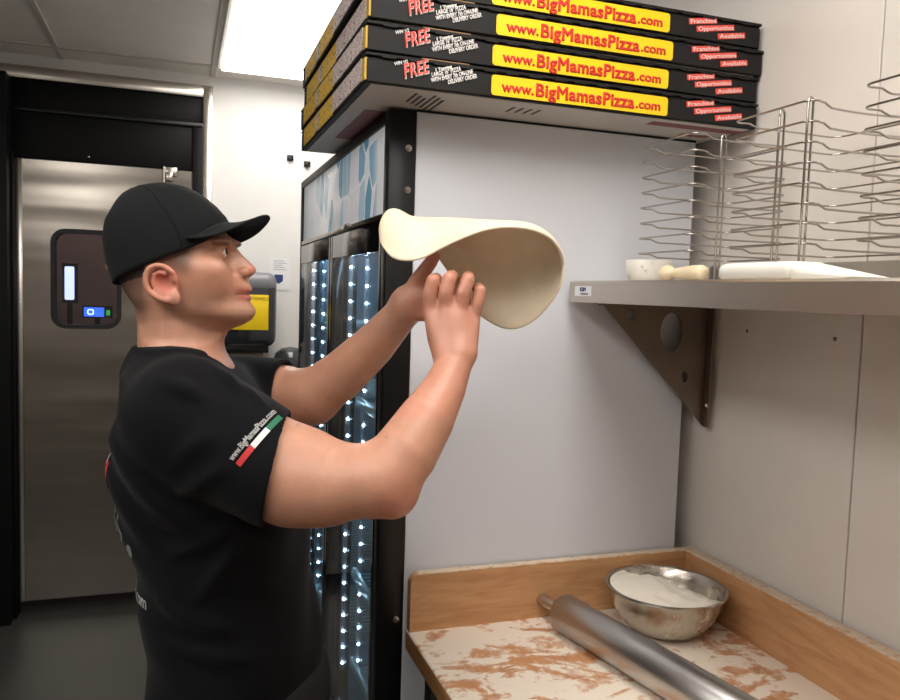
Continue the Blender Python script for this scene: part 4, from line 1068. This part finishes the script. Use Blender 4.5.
# soft creases in the cloth, pressed along the surface normals
nrm = np.empty(len(Ps)*3, np.float32); mes.vertices.foreach_get('normal', nrm); nrm = nrm.reshape(-1, 3)
u, v, w = Ps.T
cr = np.zeros(len(Ps)); wr_n = np.sin(37*u+21*w)*.4
def ridge(p, q, wd, amp, bend=0.0):
    global cr
    p, q = np.array(p), np.array(q); ab = q-p; L = np.linalg.norm(ab); t = ((Ps-p) @ ab)/L**2; tc = np.clip(t, 0, 1)
    d = np.linalg.norm(Ps-(p+tc[:, None]*ab), axis=1); x = np.where(d < .12, d, 9)
    cr += 1.9*amp*np.exp(-(x/wd)**2)*np.sin(np.pi*np.clip(t, 0, 1))
arm = lv(258, 515, -.22)
ridge(lv(175, 362, -.13), lv(262, 395, -.21), .010, .006); ridge(lv(196, 366, -.10), lv(272, 408, -.21), .008, .005); ridge(lv(150, 380, -.2), lv(225, 400, -.24), .012, .005)
ridge(lv(215, 430, -.26), lv(165, 470, -.2), .014, .005); ridge(lv(230, 465, -.26), lv(170, 500, -.2), .012, .005)
for (a, b_, c_, d_, am) in ((246, 520, 160, 560, .006), (250, 528, 190, 610, .006), (262, 530, 240, 640, .006), (282, 530, 286, 650, .005), (236, 505, 140, 520, .005), (150, 600, 250, 640, .005), (140, 640, 290, 672, .006), (120, 440, 150, 500, .004)):
    ridge(lv(a, b_, -.175), lv(c_, d_, -.18), .012, am)
Ps = Ps+nrm*cr[:, None]; mes.vertices.foreach_set('co', Ps.astype(np.float32).ravel()); mes.update()
shirt = link('t_shirt', mes, M['shirt'], man, True)
bvh = BVHTree.FromPolygons([Vector(p) for p in Ps], [tuple(p.vertices) for p in mes.polygons])
def wrap(me, origin, X, Y, N, off=.0012, cut=None):
    """press flat artwork (x, y in its own plane) on to the shirt along -N"""
    X, Y, N = Vector(X), Vector(Y), Vector(N).normalized(); o = Vector(origin)
    bm = bmesh.new(); bm.from_mesh(me); bmesh.ops.triangulate(bm, faces=bm.faces)
    long_ = [e for e in bm.edges if e.calc_length() > .008]
    if long_: bmesh.ops.subdivide_edges(bm, edges=long_, cuts=2)
    for v_ in bm.verts:
        p = o+X*v_.co.x+Y*v_.co.y; h = bvh.ray_cast(p+N*.15, -N, .4)
        v_.co = (h[0]+h[1]*(off if h[1].dot(N) > 0 else -off)) if h[0] else p
    bm.to_mesh(me); bm.free(); return me
def rect_mesh(x0, y0, x1, y1):
    bm = bmesh.new(); n = max(2, int((x1-x0)/.006)); m = max(2, int((y1-y0)/.006))
    g = [[bm.verts.new((x0+(x1-x0)*i/n, y0+(y1-y0)*j/m, 0)) for j in range(m+1)] for i in range(n+1)]
    for i in range(n):
        for j in range(m): bm.faces.new((g[i][j], g[i+1][j], g[i+1][j+1], g[i][j+1]))
    me = bpy.data.meshes.new('print'); bm.to_mesh(me); bm.free(); return me
vd = Vector((.12, -1, .25))
s0, s1 = Vector(lv(238, 465, -.26)), Vector(lv(278, 415, -.24)); sx = (s1-s0); sl = sx.length; sx.normalize(); sy = Vector(vd).cross(sx).normalized(); sy = -sy if sy.z < 0 else sy
sy = (sy-sx*sy.dot(sx)).normalized()
if sy.x > 0: sy = -sy
wdt = .0085
for a, b_, m in ((0, .36, 'red_cloth'), (.36, .72, 'white_cloth'), (.72, 1.0, 'green_cloth')):
    me_ = wrap(rect_mesh(a*sl, -wdt/2, b_*sl, wdt/2), s0, sx, sy, vd); link('sleeve_stripe', me_, M[m], shirt, True)
tm = text_mesh('www.BigMamasPizza.com', .013, bold=.0004, extrude=0); xs = np.array([v_.co.x for v_ in tm.vertices]); k_ = sl*1.02/(xs.max()-xs.min())
for v_ in tm.vertices: v_.co.x *= k_
wrap(tm, s0+sy*.0125, sx, sy, vd); link('sleeve_lettering', tm, M['white_cloth'], shirt)
# print on the back: only its edge faces the viewer
def back_wrap(me, uc, wc, off=.0015):
    bm = bmesh.new(); bm.from_mesh(me); bmesh.ops.triangulate(bm, faces=bm.faces)
    for v_ in bm.verts:
        o = Vector((uc, 0, wc+v_.co.y)); ang = v_.co.x/.19; d = Vector((-math.cos(ang), -math.sin(ang), 0)); h = bvh.ray_cast(o+d*.35, -d, .4)
        v_.co = h[0]+d*off if h[0] else o+d*.15
    bm.to_mesh(me); bm.free(); return me
uc = lv(215, 520)[0]
zt = lv(145, 596, -.12)[2]
tm = text_mesh('www.BigMamasPizza.com', .034, bold=.0008, extrude=0); xs = np.array([v_.co.x for v_ in tm.vertices]); xm = xs.max()
XE_ = .232
k_ = .34/(xs.max()-xs.min())
for v_ in tm.vertices: v_.co.x = (v_.co.x-xm)*k_+XE_; v_.co.y *= .8
back_wrap(tm, uc, zt); link('back_lettering', tm, M['white_cloth'], shirt)
for (xa, za, xb, zb, m) in ((.105, lv(112, 480, -.15)[2], .130, lv(112, 452, -.15)[2], 'white_cloth'), (.130, lv(112, 497, -.15)[2], .156, lv(112, 466, -.15)[2], 'red_cloth'), (-.02, lv(112, 497, -.15)[2], .105, lv(112, 460, -.15)[2], 'red_cloth')):
    me_ = rect_mesh(xa, za, xb, zb)
    for v_ in me_.vertices: v_.co.y -= zt
    back_wrap(me_, uc, zt); link('back_print', me_, M[m], shirt, True)
def back_line(pts, r=.0022):
    bm = bmesh.new(); N_ = len(pts); 
    L_, R_ = [], []
    for i, (x, z) in enumerate(pts):
        a = pts[max(0, i-1)]; b = pts[min(N_-1, i+1)]; t = Vector((b[0]-a[0], b[1]-a[1])).normalized(); n = Vector((-t.y, t.x))*r
        L_.append(bm.verts.new((x+n.x, z+n.y-zt, 0))); R_.append(bm.verts.new((x-n.x, z-n.y-zt, 0)))
    for i in range(N_-1): bm.faces.new((L_[i], L_[i+1], R_[i+1], R_[i]))
    me_ = bpy.data.meshes.new('print'); bm.to_mesh(me_); bm.free(); back_wrap(me_, uc, zt); link('back_print', me_, M['grey_cloth'], shirt, True)
zz = lambda y: lv(122, y, -.15)[2]
back_line([(.15+.012*math.sin(k*.9), zz(505+k*3.2)) for k in range(14)]); back_line([(.175+.01*math.cos(k*.7), zz(512+k*3)) for k in range(12)])
bm = bmesh.new(); bmesh.ops.create_circle(bm, cap_ends=True, segments=16, radius=.008, matrix=Matrix.Translation((.205, zz(551)-zt, 0)) @ Matrix.Diagonal((1, 1.3, 1, 1))); me_ = bpy.data.meshes.new('print'); bm.to_mesh(me_); bm.free(); back_wrap(me_, uc, zt); link('back_print', me_, M['grey_cloth'], shirt)

# --- trousers and shoes
VT = Vol((-.3, -.26, .04), (.36, .26, .99), .007)
hipc = (tw[0, 1]+tw[0, 2])/2+.0
VT.ell((hipc+.01, 0, .90), (.140, .180, .13), .04)
VT.ell((hipc-.0, 0, .86), (.135, .175, .13), .04)
for sgn in (-1, 1):
    VT.chain([((hipc-.01, sgn*.09, .86), .105), ((hipc+.0, sgn*.105, .66), .085), ((hipc+.005, sgn*.11, .48), .068), ((hipc-.02, sgn*.115, .28), .062), ((hipc-.035, sgn*.118, .085), .056)], .03)
    VT.add(lambda X, Y, Z: Z-.075+0*X+0*Y, (-.3, -.3, .0), (.36, .3, .08), .004, 's')
VT.add(plane_cut((0, 0, .955), (0, 0, 1)), (-.3, -.3, .94), (.36, .3, 1.02), .004, 's')
met, Pt = VT.mesh('trousers'); relax(met, Pt, 2, .5); link('trousers', met, M['trousers'], man, True)
for sgn in (-1, 1):
    bm = bmesh.new(); cyy = sgn*.12; cxx = hipc-.035
    secs = [(-.085, .028, .055, .03), (-.07, .036, .075, .0), (-.02, .040, .095, 0), (.03, .040, .088, 0), (.08, .044, .062, 0), (.13, .046, .050, 0), (.17, .038, .042, 0), (.192, .018, .03, .0)]
    rings = []
    for x, hw_, hh, lift in secs:
        rings.append([bm.verts.new((cxx+x, cyy+hw_*math.copysign(abs(math.cos(a))**.7, math.cos(a)), .002+max(0, hh*(.5+.5*math.copysign(abs(math.sin(a))**.6, math.sin(a)))))) for a in [2*PI*k/20 for k in range(20)]])
    for A_, B_ in zip(rings, rings[1:]):
        for k in range(20): bm.faces.new((A_[k], A_[(k+1) % 20], B_[(k+1) % 20], B_[k]))
    bm.faces.new(rings[0][::-1]); bm.faces.new(rings[-1]); finish('shoe', bm, M['shoe'], man, True)

# --- cap
fb, bb0 = lv(229, 242)[[0, 2]], lv(118, 285)[[0, 2]]
e1 = (fb-bb0)/np.linalg.norm(fb-bb0); e3 = np.array([-e1[1], e1[0]])
prof = [(118, 285), (106, 263), (102.5, 240), (104, 223), (111, 208.6), (123, 195.5), (136, 188.5), (151, 184), (166, 182.7), (186, 186.5), (200, 193.5), (214, 205), (224, 216), (229.5, 226), (231, 241)]
cl = lambda x, y: lv(x, y, -.018 if x < 115 else 0)[[0, 2]]
pe = np.array([((cl(x, y)-bb0) @ e1, (cl(x, y)-bb0) @ e3) for x, y in prof]); it = int(np.argmax(pe[:, 1])); T = pe[it, 1]
def cap_b(t): return np.interp(t, pe[:it+1, 1], pe[:it+1, 0])
def cap_f(t): return np.interp(t, pe[it:, 1][::-1], pe[it:, 0][::-1])
def cap_pt(p, t, y): q = bb0+e1*p+e3*t; return Vector((q[0], y, q[1]))
NA, NR = 96, 30; bm = bmesh.new(); rings = []
for j in range(NR):
    f = j/(NR-1); t = T*math.sin(f*PI/2); b_, f_ = cap_b(t), cap_f(t)
    H = .0845*max(0.0, 1-(t/T)**2.6)**.48 if j < NR-1 else 0
    c_ = pe[it, 0]*f**2+(1-f**2)*(b_+f_)/2; ring = []
    if j == NR-1: rings.append([bm.verts.new(cap_pt(pe[it, 0], T, 0))]); continue
    for k in range(NA):
        a = 2*PI*k/NA; ca, sa = math.cos(a), math.sin(a); A_ = (f_-c_) if ca > 0 else (c_-b_)
        n = 2.25; rr = 1/((abs(ca))**n+(abs(sa))**n)**(1/n)
        seam = -.0011*math.exp(-((((a+PI/6) % (PI/3))-PI/6)/.035)**2)*(1 if j > 1 else 0)
        x = c_+(A_*rr+seam)*ca; y = (H*rr+seam)*sa; tt = t
        if j == 0: tt = .0+.019*max(0, ca)**5
        elif j < 6: tt = max(t, .019*max(0, ca)**5+.0012*j)
        if j == 0: x *= 1; 
        ring.append(bm.verts.new(cap_pt(x, tt, y)))
    rings.append(ring)
for A_, B_ in zip(rings, rings[1:]):
    for k in range(NA):
        if len(B_) == 1: bm.faces.new((A_[k], A_[(k+1) % NA], B_[0]))
        else: bm.faces.new((A_[k], A_[(k+1) % NA], B_[(k+1) % NA], B_[k]))
cap = finish('cap', bm, M['cap'], man, True); md = cap.modifiers.new('thickness', 'SOLIDIFY'); md.thickness = .002; md.offset = -1
# button
bt = lv(131, 190.5); bm = bmesh.new(); bmesh.ops.create_uvsphere(bm, u_segments=20, v_segments=12, radius=1, matrix=Matrix.Translation((bt[0]+.002, 0, bt[2]-.002)) @ Matrix.Rotation(.55, 4, 'Y').inverted() @ Matrix.Diagonal((.010, .010, .0055, 1))); finish('cap_button', bm, M['cap'], cap, True)
# stitched seam cords over the crown
def crown_pt(a, f, lift=.0006):
    t = T*math.sin(f*PI/2); b_, f_ = cap_b(t), cap_f(t); H = .0845*max(0, 1-(t/T)**2.6)**.48; c_ = pe[it, 0]*f**2+(1-f**2)*(b_+f_)/2
    ca, sa = math.cos(a), math.sin(a); A_ = (f_-c_) if ca > 0 else (c_-b_); rr = 1/(abs(ca)**2.25+abs(sa)**2.25)**(1/2.25)
    return cap_pt(c_+(A_*rr+lift)*ca, t+lift*.3, (H*rr+lift)*sa)
for a in (-PI*.36, PI*.36):
    bm = bmesh.new(); tube(bm, [crown_pt(a+0*f, f, .0003) for f in np.linspace(.04, .97, 40)], .0011, 6); finish('cap_seam', bm, M['cap'], cap, True)
# brim
uF, wF = lv(268.8, 216)[[0, 2]]; uS, wS = lv(203, 241.5)[[0, 2]]; uI, wI = lv(228.5, 223)[[0, 2]]
bm = bmesh.new(); NB, MB_ = 40, 14; G = []
for i in range(NB+1):
    th = -PI/2+PI*i/NB; ct, st2 = math.cos(th), math.sin(th); row = []
    ox = uS+(uF-uS)*max(ct, 0)**.85; oy = .080*st2; oz = wF+(wS-wF)*abs(st2)**2.4
    ix = uS+(uI-uS)*max(ct, 0)**.9; iy = .0745*st2; iz = wI+(wS+.001-wI)*abs(st2)**2.2
    for j in range(MB_+1):
        f = j/MB_; z_ = iz+(oz-iz)*(f**1.2)-.0055*math.sin(PI*f)*(1-abs(st2))
        row.append(bm.verts.new((ix-.004*(1-f)+(ox-ix)*f, iy+(oy-iy)*f, z_)))
    G.append(row)
for i in range(NB):
    for j in range(MB_): bm.faces.new((G[i][j], G[i+1][j], G[i+1][j+1], G[i][j+1]))
br_ = finish('cap_brim', bm, M['cap'], cap, True); md = br_.modifiers.new('thickness', 'SOLIDIFY'); md.thickness = .0032; md.offset = 0
# small coloured tag at the rear edge of the cap
for (x, y, m, nm) in ((111.8, 269.5, 'box_gold', 'cap_tag'), (114.5, 275.5, 'green_cloth', 'cap_tag')):
    q = np.array([(lv(x, y)[[0, 2]]-bb0) @ e1, (lv(x, y)[[0, 2]]-bb0) @ e3]); a = -PI+.42
    b_, f_ = cap_b(q[1]), cap_f(q[1]); c_ = (b_+f_)/2
    pts = []
    for da, dt in ((-.09, -.0028), (.09, -.0028), (.09, .0028), (-.09, .0028)):
        aa = a+da; ca, sa = math.cos(aa), math.sin(aa); rr = 1/(abs(ca)**2.25+abs(sa)**2.25)**(1/2.25); pts.append(cap_pt(c_+((c_-cap_b(q[1]+dt))*rr+.0012)*ca, q[1]+dt, (.0845*rr+.0012)*sa))
    bm = bmesh.new(); vs = [bm.verts.new(p_) for p_ in pts]; bm.faces.new(vs); ob = finish(nm, bm, M[m], cap); md = ob.modifiers.new('thickness', 'SOLIDIFY'); md.thickness = .0008; md.offset = 0

# ------------------------------------------------------------------ pizza dough in the air
ST = [  # px of station, near rim (x, y, v), ridge, belly, far rim
    ((380.5, 238, -.075), (379.8, 232, -.07), (380, 234, -.06), (381, 238, -.055)),
    ((383, 247, -.090), (381.5, 222, -.065), (384, 226, -.035), (386, 243, -.020)),
    ((391, 257, -.102), (387.5, 213.8, -.060), (391, 219, -.015), (394, 246, .002)),
    ((402, 261, -.110), (397, 212.8, -.055), (401, 219, -.002), (405, 246, .018)),
    ((415, 260.5, -.114), (411, 219.2, -.050), (415, 225, .008), (419, 248, .030)),
    ((428, 256, -.116), (427, 220.2, -.048), (430, 226, .018), (431, 252, .038)),
    ((440, 249.5, -.116), (444, 218.8, -.046), (443, 232, .026), (441, 262, .042)),
    ((454, 242.5, -.114), (458, 219.0, -.044), (455, 240, .034), (452, 279, .044)),
    ((470, 235.5, -.110), (474, 220.6, -.042), (469, 252, .040), (466, 301, .044)),
    ((488, 229.6, -.104), (491, 222.8, -.040), (486, 262, .044), (483, 318, .040)),
    ((505, 227.4, -.094), (507, 224.6, -.036), (506, 268, .048), (503, 328.5, .034)),
    ((522, 228.2, -.080), (523, 225.6, -.028), (526, 270, .046), (521, 328, .026)),
    ((538, 232.0, -.062), (539, 230.4, -.020), (543, 270, .040), (537, 318.5, .016)),
    ((552, 240.5, -.040), (552.6, 239.6, -.012), (555, 268, .024), (552, 301, .006)),
    ((560.5, 253, -.018), (561, 252.4, -.006), (561.5, 269, .006), (560.5, 286, .0)),
    ((563, 265, -.004), (563.2, 265, -.002), (563.3, 269, .0), (563, 273, -.001))]
def crm(p0, p1, p2, p3, t): return .5*((2*p1)+(-p0+p2)*t+(2*p0-5*p1+4*p2-p3)*t*t+(-p0+3*p1-3*p2+p3)*t**3)
def spl(pts, t):
    n = len(pts)-1; x = t*n; i = min(int(x), n-1); f = x-i; g = lambda k: pts[k] if 0 <= k <= n else (2*pts[0]-pts[1] if k < 0 else 2*pts[n]-pts[n-1])
    return crm(g(i-1), g(i), g(i+1), g(i+2), f)
cols = [[lv(*q) for q in s_] for s_ in ST]
NU, NV = 96, 48; bm = bmesh.new(); G = []
for i in range(NU+1):
    t = i/NU; cc = [spl([c[k] for c in cols], t) for k in range(4)]; row = []
    for j in range(NV+1):
        p = spl(cc, j/NV); row.append(bm.verts.new(p))
    G.append(row)
for i in range(NU):
    for j in range(NV): bm.faces.new((G[i][j], G[i+1][j], G[i+1][j+1], G[i][j+1]))
cen = Vector(lv(470, 265, 0)); W2 = Matrix.Rotation(-YAW, 4, 'Z')
dg = empty('pizza_dough', tuple(MAN+np.array(W2 @ cen)), -YAW)
for v_ in bm.verts: v_.co -= cen
ob = finish('dough_sheet', bm, M['dough'], dg, True); md = ob.modifiers.new('thickness', 'SOLIDIFY'); md.thickness = .0042; md.offset = 0
sd_ = ob.modifiers.new('smooth', 'SUBSURF'); sd_.levels = 1; sd_.render_levels = 1
tag(dg, 'thin round pale pizza dough curling in mid air over the raised hands', 'dough')

# ------------------------------------------------------------------ colour management
w = bpy.data.worlds.new('world'); SC.world = w; w.use_nodes = True
w.node_tree.nodes['Background'].inputs[0].default_value = (.5, .5, .5, 1); w.node_tree.nodes['Background'].inputs[1].default_value = .02
vs = SC.view_settings; vs.view_transform = 'Standard'; vs.look = 'None'; vs.exposure = -.26; vs.gamma = 1; vs.use_curve_mapping = False
